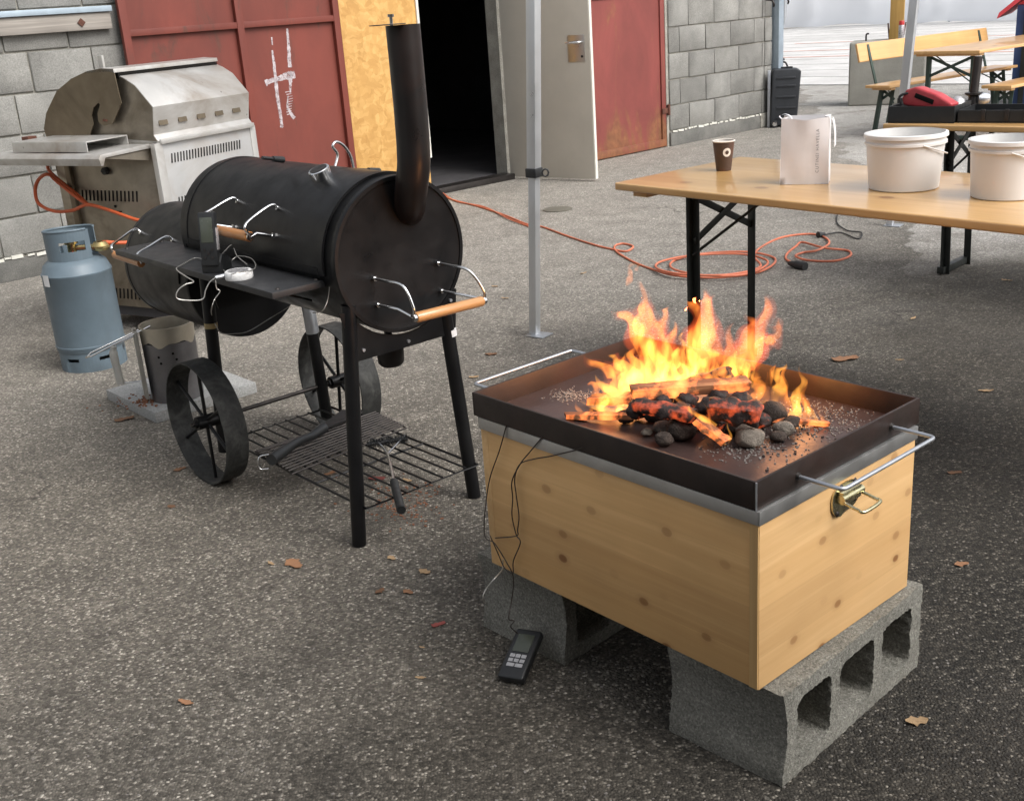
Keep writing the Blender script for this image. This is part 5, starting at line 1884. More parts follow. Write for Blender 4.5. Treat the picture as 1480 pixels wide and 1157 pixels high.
# booth with red roof and blue sides, cut by the frame's edge
bo = G(1459, 156)
bt = thing('fabric_booth', 'blue fabric booth with red pitched roof behind the pale table', 'booth', bo, R_(-30))
b = MB()
b.box((0.9, 0.6, 0.52), (1.8, 1.2, 1.04))
b.build('side_cloth', MT['blue_fabric'], bt, 0.01)
b = MB()
b.prism([(-0.18, 0.92), (-0.16, 0.98), (0.9, 1.85), (1.98, 0.95), (1.96, 0.89), (0.9, 1.76)], (0, -0.12, 0), (1, 0, 0), (0, 0, 1), (0, 1, 0), 1.44)
b.build('roof_cloth', MT['red_fabric'], bt)
b = MB()
b.prism([(0.0, 1.045), (1.8, 1.045), (0.9, 1.74)], (0, 0.02, 0), (1, 0, 0), (0, 0, 1), (0, 1, 0), 0.02)
b.build('gable_cloth', MT['red_fabric'], bt)
for x in (0.10,):
    b = MB()
    b.box((x, -0.02, 0.5), (0.05, 0.03, 1.0))
    b.build('corner_pole', MT['black_steel'], bt)

# long white tarpaulin wall across the street
ta, tb = G(1128, 41), G(1560, 27)
td = (tb - ta)
TL = td.length
tv = thing('tarpaulin_wall', 'long white tarpaulin wall hanging across the street', 'tarpaulin', ta, math.atan2(td.y, td.x))
rr = random.Random(11)
def tarp_sheet(x0, x1, z1):
    b = MB()
    vs, fs = [], []
    nx, nz = int((x1 - x0) * 5), 10
    ph = [rr.uniform(0, 6.28) for _ in range(4)]
    for j in range(nz + 1):
        for i in range(nx + 1):
            x = x0 + (x1 - x0) * i / nx
            z = z1 * j / nz
            y = 0.10 * math.sin(1.1 * x + ph[0]) + 0.05 * math.sin(2.9 * x + ph[1] + 0.4 * z) + 0.025 * math.sin(6.1 * x + ph[2])
            if j == 0:
                y -= 0.14
            vs.append((x, y * (1.25 - 0.3 * j / nz), max(0.0, z + (0.05 * math.sin(1.7 * x + ph[3]) if j == 0 else 0)) + 0.025))
            if i and j:
                q = j * (nx + 1) + i
                fs.append([q, q - 1, q - nx - 2, q - nx - 1])
    b.add(vs, fs)
    b.build('sheet', MT['tarp'], tv, 0, 80)
tarp_sheet(0.3, 6.6, 3.4)
tarp_sheet(6.62, TL + 6, 3.4)
for x in (0.0, 6.61):
    b = MB()
    b.box((x - 0.25, 0.25, 1.75), (0.5 if x == 0 else 0.08, 0.12, 3.5))
    b.build('mast', MT['galv'], tv)
# a neighbouring white wall closing the street to the left, behind the building
# ================================================================== CORDS ON THE GROUND
cz = 0.0065
pts = [G(628, 274, cz), G(650, 287, cz), G(690, 298, cz), G(730, 311, cz), G(762, 324, cz), G(785, 328, cz), G(820, 341, cz), G(860, 354, cz), G(885, 360, cz)]
pts += [G(905, 363, cz), G(915, 356, cz), G(900, 352, cz), G(888, 356, cz), G(893, 365, cz), G(915, 378, cz), G(940, 388, cz), G(975, 398, cz + .01), G(1030, 401, cz), G(1085, 396, cz), G(1115, 384, cz + .012), G(1118, 372, cz), G(1080, 364, cz + .02), G(1020, 366, cz + .015), G(975, 376, cz), G(972, 388, cz + .012), G(1010, 397, cz + .02), G(1065, 398, cz + .02), G(1100, 388, cz + .02), G(1108, 376, cz + .02), G(1070, 367, cz + .02), G(1000, 369, cz + .02), G(955, 378, cz + .01), G(950, 388, cz + .02), G(985, 396, cz + .025), G(1050, 397, cz + .025), G(1098, 386, cz + .025), G(1090, 370, cz + .03), G(1100, 357, cz), G(1130, 343, cz), G(1170, 338, cz), G(1192, 343, cz), G(1198, 352, cz + .012), G(1180, 362, cz + .012), G(1160, 365, cz), G(1150, 370, cz + .01), G(1168, 376, cz), G(1205, 377, cz), G(1228, 370, cz), G(1225, 362, cz), G(1190, 358, cz + .012), G(1160, 350, cz + .01), G(1150, 356, cz), G(1138, 366, cz), G(1136, 374, cz), G(1144, 379, cz)]
ec = thing('extension_cord', 'orange extension cord lying in loose coils on the asphalt', 'cord', pts[0])
b = MB()
b.tube(catmull([p - pts[0] for p in pts], 7), 0.0062, 8)
b.build('cable', MT['cord'], ec, 0, 70)
pl0, pl1 = G(1144, 381, 0.02) - pts[0], G(1164, 385, 0.02) - pts[0]
b = MB()
d_ = (pl1 - pl0).normalized()
b.tube([pl0 - d_ * 0.02, pl0, pl0 + d_ * 0.03, pl0 + d_ * 0.032, pl1], [0.010, 0.016, 0.018, 0.022, 0.022], 16)
b.build('plug', MT['rubber'], ec, 0, 40)
# second strand from the doorway
p2 = [G(640, 279, cz), G(660, 291, cz), G(700, 299, cz), G(735, 316, cz + .004), G(764, 327, cz)]
b = MB()
b.tube(catmull(p2, 7), 0.0055, 8)
tag(b.build('extension_cord', MT['cord'], None, 0, 70), 'short second orange cable strand lying beside the long cord near the doorway', 'cord')
pb2 = [G(1192, 339, 0.012), G(1215, 336, cz), G(1240, 345, cz), G(1245, 336, cz), G(1225, 333, cz), G(1210, 322, cz), G(1212, 309, cz), G(1228, 306, cz), G(1245, 313, cz), G(1262, 314, cz), G(1262, 309, cz)]
bc = thing('black_cable', 'thin black cable with plug lying under the varnished table', 'cable', pb2[0])
b = MB()
b.tube(catmull([p - pb2[0] for p in pb2], 7), 0.004, 8)
b.build('cable', MT['rubber'], bc, 0, 70)
b = MB()
d_ = (pb2[0] - pb2[1]).normalized()
b.tube([Vector((0, 0, 0.004)), Vector((0, 0, 0.004)) + d_ * 0.05], [0.009, 0.019], 14)
b.build('plug', MT['rubber'], bc, 0, 40)
# round cover in the asphalt
mc = (G(785, 304) + G(827, 302)) / 2
b = MB()
b.lathe([(0.105, 0.0), (0.105, 0.005), (0.098, 0.006), (0.0, 0.006)], 40, (0, 0, 0.001))
o = b.build('valve_cover', MT['manhole'], None, 0, 40)
o.location = mc
tag(o, 'small round brownish utility cover set in the asphalt', 'cover')

# ================================================================== HOLLOW BLOCKS UNDER THE FIRE BOX
def hollow_block(label, origin, rz):
    L_, D_, H_ = 0.53, 0.268, 0.200
    t = thing('hollow_block', label, 'concrete block', origin, rz, 'hollow concrete blocks carrying the fire box')
    b = MB()
    N_ = 40
    secs = [(0.0, 0.185), (0.185, 0.345), (0.345, L_)]
    holes = [(0.048, 0.165), (0.200, 0.330), (0.365, 0.485)]
    rr = random.Random(int(origin[0] * 1000))
    def xend(x, z):
        if x <= 1e-6:
            return 0.014 * max(0.0, math.sin(math.pi * min(1, max(0, (z - 0.03) / 0.16)))) ** 0.8
        return x
    for (sa, sb), (ha, hb) in zip(secs, holes):
        cx, cz_ = (ha + hb) / 2, H_ / 2
        hw_, hh_ = (hb - ha) / 2, 0.067
        outer, inner = [], []
        # outer boundary points at same parameter as the hole outline
        per = []
        for k in range(N_):
            tt = k / N_ * 4
            sd_ = int(tt)
            f = tt - sd_
            if sd_ == 0:
                per.append((sa + (sb - sa) * f, 0.0))
            elif sd_ == 1:
                per.append((sb, H_ * f))
            elif sd_ == 2:
                per.append((sb + (sa - sb) * f, H_))
            else:
                per.append((sa, H_ * (1 - f)))
        for (x, z) in per:
            nx = (x - (sa + sb) / 2) / ((sb - sa) / 2)
            nz = (z - cz_) / (H_ / 2)
            m_ = (abs(nx) ** 9 + abs(nz) ** 9) ** (1 / 9)
            inner.append((cx + hw_ * nx / m_, cz_ + hh_ * nz / m_))
            outer.append((x, z))
        ys = [0.0, 0.008, D_ * 0.35, D_ * 0.7, D_ - 0.008, D_]
        def ring(pts, y, shrink, hole):
            out = []
            for (x, z) in pts:
                xx = xend(x, z)
                if hole:
                    xx = cx + (xx - cx) * (1 + 0.02 * shrink)
                out.append(Vector((xx, y, z)))
            return out
        O = [ring(outer, y, 0, False) for y in ys]
        I = [ring(inner, y, 1 if i in (0, 5) else 0, True) for i, y in enumerate(ys)]
        off = len(b.v)
        for rgs in (O, I):
            for rg in rgs:
                b.v += rg
        def idx(which, j, k):
            return off + which * len(ys) * N_ + j * N_ + k % N_
        for k in range(N_):
            b.f.append([idx(0, 0, k), idx(0, 0, k + 1), idx(1, 0, k + 1), idx(1, 0, k)])
            j = len(ys) - 1
            b.f.append([idx(0, j, k), idx(1, j, k), idx(1, j, k + 1), idx(0, j, k + 1)])
            for j in range(len(ys) - 1):
                b.f.append([idx(1, j, k), idx(1, j, k + 1), idx(1, j + 1, k + 1), idx(1, j + 1, k)])
                sd_ = int(k / N_ * 4)
                if sd_ in (0, 2) or (sd_ == 1 and sb == L_) or (sd_ == 3 and sa == 0.0):
                    b.f.append([idx(0, j, k), idx(0, j + 1, k), idx(0, j + 1, k + 1), idx(0, j, k + 1)])
    o = b.build('block_body', MT['cinder'], t, 0, 50)
    me = o.data
    bm = bmesh.new()
    bm.from_mesh(me)
    bmesh.ops.remove_doubles(bm, verts=bm.verts, dist=0.0008)
    bmesh.ops.subdivide_edges(bm, edges=bm.edges, cuts=1, use_grid_fill=True)
    for v in bm.verts:
        k = 0.0016
        v.co += Vector((rr.uniform(-k, k), rr.uniform(-k, k), rr.uniform(-k, k)))
        if v.co.z < 0.001:
            v.co.z = 0.001
    bm.to_mesh(me)
    bm.free()
    return t
hollow_block('hollow concrete block with three cells showing under the latch end of the box', G(1131, 1138), R_(43.0))
hollow_block('hollow concrete block under the wired corner, handset leaning on it', G(816, 962), R_(43.0))

# ================================================================== WOODEN FIRE BOX
BO = Vector((0.412, 1.735, 0.2035))
BA = R_(40.27)
BL, BWD, BH = 0.7513, 0.514, 0.336
fbox = thing('fire_box', 'knotty spruce wood box with sheet metal rim standing on concrete blocks', 'box', BO, BA)
bxl = frame(BO, BA)
b = MB()
b.box((BWD / 2, 0.0105, BH / 2), (BWD, 0.021, BH))
fpn = b.build('panel', MT['spruce_x'], fbox, 0.0012)
b = MB()
b.box((BWD / 2, BL - 0.0105, BH / 2), (BWD, 0.021, BH))
b.build('panel', MT['spruce_x'], fbox, 0.0012)
b = MB()
b.box((0.0105, BL / 2, BH / 2), (0.021, BL - 0.0424, BH - 0.001))
b.build('panel', MT['spruce_y'], fbox, 0.0012)
b = MB()
b.box((BWD - 0.0105, BL / 2, BH / 2), (0.021, BL - 0.0424, BH - 0.001))
b.build('panel', MT['spruce_y'], fbox, 0.0012)
b = MB()
b.box((BWD / 2, BL / 2, 0.012), (BWD - 0.044, BL - 0.044, 0.02))
b.build('bottom', MT['spruce_y'], fbox)
# the side faces meet in a thin end-grain strip at the corner
b = MB()
b.box((-0.0015, 0.010, BH / 2), (0.003, 0.018, BH - 0.004))
b.build('end_grain', MT['endgrain'], fbox)
rim_z0, rim_z1 = BH - 0.001, BH + 0.0255
for (c, s) in (((BWD / 2, -0.0015, (rim_z0 + rim_z1) / 2), (BWD + 0.008, 0.003, rim_z1 - rim_z0)), ((BWD / 2, BL + 0.0015, (rim_z0 + rim_z1) / 2), (BWD + 0.008, 0.003, rim_z1 - rim_z0)), ((-0.0035, BL / 2, (rim_z0 + rim_z1) / 2), (0.003, BL, rim_z1 - rim_z0)), ((BWD + 0.0035, BL / 2, (rim_z0 + rim_z1) / 2), (0.003, BL, rim_z1 - rim_z0))):
    b = MB()
    b.box(c, s)
    b.build('rim_strip', MT['rim'], fbox, 0.0008)
for (c, s) in (((BWD / 2, 0.013, rim_z1 - 0.0012), (BWD + 0.004, 0.025, 0.0024)), ((BWD / 2, BL - 0.013, rim_z1 - 0.0012), (BWD + 0.004, 0.025, 0.0024)), ((0.0125, BL / 2, rim_z1 - 0.0012), (0.028, BL - 0.054, 0.0024)), ((BWD - 0.0125, BL / 2, rim_z1 - 0.0012), (0.028, BL - 0.054, 0.0024))):
    b = MB()
    b.box(c, s)
    b.build('rim_flange', MT['rim'], fbox, 0.0006)
# toggle latch with drop handle on the end panel
def bface(x, y, yy):
    n = Vector((-math.sin(BA), math.cos(BA), 0))
    return bxl(PL(x, y, BO + n * yy, n))
lc = bface(1224, 717, -0.006)
lt = MB()
pl_ = []
for k in range(20):
    t = 2 * math.pi * k / 20
    pl_.append((0.046 * math.copysign(abs(math.cos(t)) ** 0.8, math.cos(t)), 0.030 * math.copysign(abs(math.sin(t)) ** 0.8, math.sin(t)) * (1.25 if math.sin(t) < 0 and math.cos(t) < -0.3 else 1)))
lt.prism(pl_, (lc.x, -0.0052, lc.z), (1, 0, 0), (0, 0, 1), (0, 1, 0), 0.0040)
lt = lt.build('latch', MT['zinc'], fbox, 0.0006)
b = MB()
b.box((lc.x - 0.002, -0.012, lc.z + 0.008), (0.060, 0.016, 0.026))
b.build('latch_body', MT['zinc'], lt, 0.003)
b = MB()
b.tube([(lc.x - 0.034, -0.015, lc.z + 0.008), (lc.x + 0.034, -0.015, lc.z + 0.008)], 0.0085, 12)
b.build('hinge_barrel', MT['zinc'], lt, 0, 50)
hd0, hd1 = bface(1224, 743, -0.062), bface(1270, 716, -0.062)
b = MB()
b.tube(catmull([(lc.x - 0.030, -0.015, lc.z + 0.002), (lc.x - 0.030, -0.045, lc.z - 0.004), (lc.x - 0.026, -0.060, lc.z - 0.006), (lc.x + 0.026, -0.060, lc.z - 0.004), (lc.x + 0.030, -0.045, lc.z - 0.002), (lc.x + 0.030, -0.015, lc.z + 0.004)], 5), 0.0034, 8)
b.build('drop_handle', MT['zinc'], lt, 0, 60)
for (dx_, dz_) in ((-0.03, -0.026), (0.028, -0.014), (0.026, 0.024), (-0.02, 0.026)):
    b = MB()
    b.lathe([(0.006, 0.0), (0.004, -0.0025), (0.0, -0.003)], 12, (lc.x + dx_, -0.0055, lc.z + dz_), 'Y')
    b.build('screw', MT['dark_metal'], lt, 0, 60)

# ================================================================== STEEL FIRE TRAY
TRZ0, TRZ1 = 0.5665, 0.6205
tx0, tx1, ty0, ty1 = -0.006, 0.530, 0.003, 0.765
tro = BO.copy()
tro.z = 0
tray = thing('fire_tray', 'dark rusty steel fire tray with rod handles on top of the wooden box', 'tray', tro, BA)
trl = frame(tro, BA)
tl_ = 0.006
b = MB()
b.box(((tx0 + tx1) / 2, (ty0 + ty1) / 2, TRZ0 + 0.003), (tx1 - tx0 - 0.012, ty1 - ty0 - 0.012, 0.005))
b.build('floor', MT['tray_in'], tray)
for (c, s) in ((((tx0 + tx1) / 2, ty0 + tl_ / 2), (tx1 - tx0, tl_)), (((tx0 + tx1) / 2, ty1 - tl_ / 2), (tx1 - tx0, tl_)), ((tx0 + tl_ / 2, (ty0 + ty1) / 2), (tl_, ty1 - ty0 - 2 * tl_)), ((tx1 - tl_ / 2, (ty0 + ty1) / 2), (tl_, ty1 - ty0 - 2 * tl_))):
    b = MB()
    b.box((c[0], c[1], (TRZ0 + TRZ1) / 2), (s[0], s[1], TRZ1 - TRZ0))
    b.build('side_wall', MT['tray_out'], tray, 0.0012)
def tray_rod(yy, sgn, xa, xb, z):
    b = MB()
    o_ = (0.092 if sgn < 0 else 0.06) * sgn
    b.tube(catmull([(xa, yy, z), (xa, yy + o_ * 0.8, z), (xa + 0.004, yy + o_ * 0.97, z), (xa + 0.014, yy + o_, z)], 4)[:-1] + [Vector((xa + 0.014, yy + o_, z)), Vector((xb - 0.014, yy + o_, z))] + catmull([(xb - 0.014, yy + o_, z), (xb - 0.004, yy + o_ * 0.97, z), (xb, yy + o_ * 0.8, z), (xb, yy, z)], 4)[1:], 0.0040, 10)
    hnd = b.build('rod_handle', MT['galv'], tray, 0, 60)
    for x in (xa, xb):
        b = MB()
        b.tube([(x, yy - 0.001 * sgn, z), (x, yy + 0.005 * sgn, z)], [0.0085, 0.006], 10)
        b.build('weld', MT['dark_metal'], hnd, 0, 60)
def tface(x, y, yy):
    n = Vector((-math.sin(BA), math.cos(BA), 0))
    return trl(PL(x, y, tro + n * yy, n))
ha, hb = tface(1153, 688, ty0), tface(1288, 616, ty0)
tray_rod(ty0, -1, ha.x, hb.x, (ha.z + hb.z) / 2)
tray_rod(ty1, 1, 0.05, 0.36, 0.612)
b = MB()
b.tube([(tx0 - 0.001, ty0 - 0.001, TRZ0), (tx0 - 0.001, ty0 - 0.001, TRZ1)], 0.0018, 6)
b.build('corner_seam', MT['galv'], tray)

# ---- probe wires from under the tray, down the box to the handset
bl_pl = BO + Vector((-math.cos(BA), -math.sin(BA), 0)) * 0.012
bn_ = Vector((math.cos(BA), math.sin(BA), 0))
wp = lambda x, y, o_=0.0: PL(x, y, bl_pl - bn_ * o_, bn_)
gr_ = G(750, 930, 0.045)
wire([wp(732, 614, -0.006), wp(722, 650), wp(706, 700), wp(700, 770), wp(715, 785, 0.004), wp(732, 812), FACE(742, 835, wp(742, 830)), FACE(739, 870, wp(742, 830)), FACE(735, 893, gr_), FACE(743, 897, gr_), FACE(738, 905, gr_), FACE(748, 915, gr_)], MT['wire_dark'], 'dark probe wire running down the left edge of the box to the handset', 0.0014)
wire([wp(784, 631, -0.006), wp(764, 655), wp(752, 670), wp(740, 695), wp(741, 720), wp(740, 745), wp(746, 772), wp(752, 784), wp(742, 810), wp(741, 828), wp(729, 820), wp(720, 800), wp(708, 773)], MT['wire_dark'], 'dark probe wire branching down the middle of the box side', 0.0014)
wire([wp(842, 647, -0.006), wp(825, 652), wp(795, 659), wp(772, 663), wp(752, 670), wp(744, 690), wp(746, 715), wp(750, 745), wp(748, 765), wp(746, 774), wp(716, 777)], MT['wire_dark'], 'dark probe wire starting furthest along the metal rim', 0.0014)
wire([wp(727, 808), wp(726, 822, 0.003), FACE(718, 832, G(700, 905, 0.15)), FACE(703, 850, G(700, 905, 0.15)), FACE(698, 864, G(700, 905, 0.15)), FACE(703, 875, G(700, 905, 0.12))], MT['wire_white'], 'pale wire end curling beside the concrete block', 0.0014)

# ---- handset leaning on the block
r0 = G(740, 987, 0.003)
r1 = G(769, 917, 0.055)
rdv = (r1 - r0)
RL = rdv.length
ez = rdv.normalized()
ex = Vector((0.84, -0.54, 0)).normalized()
ex = (ex - ez * ex.dot(ez)).normalized()
ey = ez.cross(ex)
rem = thing('remote_thermometer', 'black handset with grey buttons and screen leaning on the concrete block', 'thermometer', r0)
rot = Matrix((ex, ey, ez)).transposed()
if ey.z > 0:
    ey_s = 1
else:
    ey_s = -1
def rp(x, y, z):
    return ex * x + ey * (y * ey_s) + ez * z
RW = 0.064
b = MB()
b.box(rp(0, 0.011, RL / 2), (RW, 0.022, RL), rot)
rb = b.build('handset_body', MT['plastic_black'], rem, 0.007, None, 3)
b = MB()
b.box(rp(0.0, 0.0225, RL * 0.70), (RW * 0.62, 0.002, RL * 0.36), rot)
b.build('screen', MT['lcd'], rb, 0.0004)
for r in range(3):
    n_ = 3 if r < 2 else 2
    for c in range(n_):
        b = MB()
        wx = 0.0115 if n_ == 3 else 0.018
        xo = (c - (n_ - 1) / 2) * (wx + 0.0025)
        b.box(rp(xo, 0.0228, RL * (0.435 - 0.092 * r)), (wx, 0.0022, RL * 0.07), rot)
        b.build('button', MT['button'], rb, 0.0006)

# ================================================================== THE FIRE
FLZ = TRZ0 + 0.0056
zf = lambda x, y: (800 + x * 0.28378, 360 + y * 0.28378)
def fp_(x, y, z=FLZ):
    return G(*zf(x, y), z)
def rock(label, c, rx, ry, rz_, mat, seed, group, rotz=0.0):
    rr = random.Random(seed)
    bm = bmesh.new()
    bmesh.ops.create_icosphere(bm, subdivisions=3, radius=1.0)
    dirs = [(Vector((rr.gauss(0, 1), rr.gauss(0, 1), rr.gauss(0, 1))).normalized(), rr.uniform(0.72, 0.95)) for _ in range(9)]
    for v in bm.verts:
        p = v.co.copy()
        for d_, h_ in dirs:
            k = p.dot(d_)
            if k > h_:
                p -= d_ * (k - h_) * 0.75
        p *= 1 + 0.05 * math.sin(5 * p.x + seed) * math.sin(4 * p.y + 2 * p.z) + (0.26 if mat is MT['char'] else 0.10) * mnoise.fractal(p * 2.2 + Vector((seed * 3.1, 0, 0)), 0.9, 2.1, 4)
        v.co = Vector((p.x * rx, p.y * ry, p.z * rz_))
    zmin = min(v.co.z for v in bm.verts)
    for v in bm.verts:
        v.co.z -= zmin
    me = bpy.data.meshes.new('stone')
    bm.to_mesh(me)
    bm.free()
    me.shade_smooth()
    me.materials.append(mat)
    o = bpy.data.objects.new('stone', me)
    COL.objects.link(o)
    o.location = c
    o.rotation_euler = (0, 0, rotz)
    tag(o, label, 'stone', group)
    return o
SG, SD = MT['stone_grey'], MT['stone_dark']
GRP = 'stones round the fire'
SL = {0: 'sooty dark stone lying at the edge of the fire in the tray', 1: 'small sooty pebble lying before the fire in the tray', 2: 'greyish brown stone lying at the edge of the fire in the tray'}
k_ = 0.28378 / (F_PX / 2.35)       # zoom px to metres at the fire's distance
stones = [(660, 985, 64, 58, 48, SD, 0), (560, 945, 44, 38, 30, SG, 2), (655, 935, 62, 50, 34, SG, 2), (478, 958, 26, 24, 20, SG, 1), (568, 1012, 42, 38, 32, SD, 1), (986, 965, 46, 40, 30, SG, 2), (1180, 960, 50, 34, 34, SG, 2), (1150, 988, 38, 32, 26, SD, 1), (1215, 920, 44, 36, 30, SD, 0), (1012, 928, 44, 36, 30, SD, 0), (915, 950, 36, 32, 30, SD, 0), (370, 895, 46, 40, 32, SD, 0), (440, 880, 56, 48, 52, SD, 0), (530, 895, 60, 52, 58, SD, 0), (1125, 905, 62, 48, 56, SD, 0), (880, 880, 56, 50, 40, SD, 0), (790, 900, 50, 46, 36, SD, 0)]
SLB = ['large sooty stone in front of the left of the heap', 'mid grey-brown stone between the pebble and the large sooty stone', 'flat grey-brown stone resting behind the large sooty stone', 'tiniest grey pebble at the edge of the stones', 'small sooty pebble touching the large sooty stone', 'grey-brown stone right behind the largest pale stone', 'long grey-brown stone beside the small sooty pebble pair', 'small dark pebble in front of the long grey-brown stone', 'sooty stone nearest the burning stick towards the latch side', 'sooty stone tucked behind the grey-brown stone', 'sooty stone between the burning front stick and pale stone', 'sooty stone by the thin stick towards the long side', 'sooty stone beside the lump at the long-side end', 'tall sooty stone at the front of the heap', 'round sooty stone at the latch-side end of the heap', 'sooty stone under the middle of the charred log', 'sooty stone half under the burning front stick']
for i, (x, y, a, c, d_, mt_, sl_i) in enumerate(stones):
    p = fp_(x, y)
    rock(SLB[i].replace('left of the ', ''), p + Vector((0, c * k_ * 0.7, 0)), a * k_ * 1.15, c * k_ * 1.1, d_ * k_ * 1.1, mt_, i + 1, GRP, random.uniform(-0.4, 0.4))
p = fp_(1018, 1030)
rock('largest pale ash-grey stone lying in front of the fire', p + Vector((0, 0.03, 0)), 80 * k_, 60 * k_, 44 * k_, SG, 77, GRP, 0.1)

lumps = [(430, 838, 56), (500, 862, 58), (585, 850, 60), (655, 842, 56), (735, 868, 60), (810, 835, 62), (880, 850, 66), (955, 862, 62), (1030, 865, 60), (1085, 850, 54), (560, 800, 54), (680, 800, 58), (850, 790, 62), (960, 800, 58), (620, 905, 46), (730, 915, 44), (850, 912, 46), (1060, 905, 50)]
for i, (x, y, a) in enumerate(lumps):
    up_ = 0.030 if y < 845 else 0.0
    o = rock('charred black lump in the glowing heap under the flames', fp_(x, y + (38 if up_ else 18), FLZ + up_) + Vector((0, 0.012, 0)), a * k_ * 1.05, a * k_ * 0.9, a * k_ * 0.85, MT['char'], 300 + i, 'charred lumps in the heap', random.uniform(-1, 1))
    o.name = 'charcoal_lump'
    o['category'] = 'charcoal'
def log(label, a, c, r, mat, seed, tri=False, end=None):
    rr = random.Random(seed)
    d_ = c - a
    L_ = d_.length
    n_ = 14
    t = bpy.data.objects.new('log', None)
    b = MB()
    prof = []
    seg = 12 if not tri else 5
    base = [rr.uniform(0.8, 1.15) for _ in range(seg)]
    vs, fs = [], []
    for i in range(n_ + 1):
        x = L_ * i / n_
        w_ = 1.0 - (0.18 if i in (0, n_) else 0.0)
        for k in range(seg):
            an = 2 * math.pi * k / seg
            rad = r * base[k] * w_ * (1 + 0.22 * mnoise.noise(Vector((i * 0.55, k * 0.8, seed * 2.7)))) * (1 + 0.07 * math.sin(i * 0.9 + k) + rr.uniform(-0.05, 0.05))
            vs.append(Vector((x + (rr.uniform(-0.006, 0.006) if i in (0, n_) else 0), rad * math.cos(an), rad * 0.85 * math.sin(an))))
            if i:
                q = i * seg
                fs.append([q + k, q + (k + 1) % seg, q - seg + (k + 1) % seg, q - seg + k])
    fs += [list(range(seg)), [n_ * seg + k for k in range(seg)][::-1]]
    b.add(vs, fs)
    o = b.build('firewood_log', mat, None, 0, 35 if tri else 65)
    o.location = a
    o.rotation_mode = 'QUATERNION'
    o.rotation_quaternion = d_.to_track_quat('X', 'Z')
    tag(o, label, 'log')
    return o
log('split log burning across the top of the fire', fp_(400, 735, FLZ + 0.07), fp_(992, 690, FLZ + 0.075), 0.021, MT['burning'], 1, True)
log('burning split stick poking out of the front of the fire', fp_(720, 870, FLZ + 0.055), fp_(880, 990, FLZ + 0.012), 0.0145, MT['burning'], 2, True)
log('thin burning stick reaching to the unhandled long side of the tray', fp_(60, 850, FLZ + 0.007), fp_(420, 850, FLZ + 0.022), 0.011, MT['burning'], 3, True)
log('thin burning stick reaching towards the latch side of the tray', fp_(1090, 865, FLZ + 0.016), fp_(1395, 890, FLZ + 0.006), 0.009, MT['burning'], 4, True)
log('charred log with cracked bark in the middle of the fire', fp_(790, 810, FLZ + 0.075), fp_(1060, 840, FLZ + 0.062), 0.026, MT['char'], 5)
log('charred black log lying behind the dark stones', fp_(420, 790, FLZ + 0.065), fp_(720, 850, FLZ + 0.055), 0.020, MT['char'], 6)
log('half burnt split log leaning at the back of the pile', fp_(560, 730, FLZ + 0.03), fp_(900, 640, FLZ + 0.08), 0.024, MT['char'], 7)
log('burning split log lying low at the side of the pile', fp_(190, 770, FLZ + 0.015), fp_(520, 760, FLZ + 0.06), 0.016, MT['burning'], 8, True)

# ash and crumbs on the tray
rr = random.Random(21)
def crumbs(name, n_, mat, label, gen, s0=0.0012, s1=0.004):
    b = MB()
    for _ in range(n_):
        p = gen()
        s_ = rr.uniform(s0, s1)
        b.box(p + Vector((0, 0, s_ * 0.3)), (s_ * rr.uniform(0.8, 1.8), s_, s_ * 0.6), Matrix.Rotation(rr.uniform(0, 3.1), 3, 'Z'))
    return tag(b.build(name, mat), label, 'ash', kind='stuff')
def g_ell(cx, cy, sx, sy):
    def f():
        while True:
            p = fp_(cx + rr.gauss(0, sx), cy + rr.gauss(0, sy))
            q = trl(p)
            if tx0 + 0.012 < q.x < tx1 - 0.012 and ty0 + 0.012 < q.y < ty1 - 0.012:
                return p
    return f
crumbs('ash_flecks', 600, MT['ash'], 'pale ash flecks strewn over the tray floor', g_ell(1350, 860, 150, 55), 0.001, 0.0028)
crumbs('ash_flecks', 420, MT['ash'], 'pale ash dust round the stones', g_ell(1020, 1000, 130, 45), 0.001, 0.003)
crumbs('ash_flecks', 260, MT['ash'], 'pale ash patch on the far half of the tray', g_ell(90, 745, 60, 16), 0.001, 0.003)
crumbs('charcoal_crumbs', 90, MT['rubber'], 'black charcoal crumbs on the tray floor', g_ell(1200, 960, 200, 70), 0.0015, 0.0045)

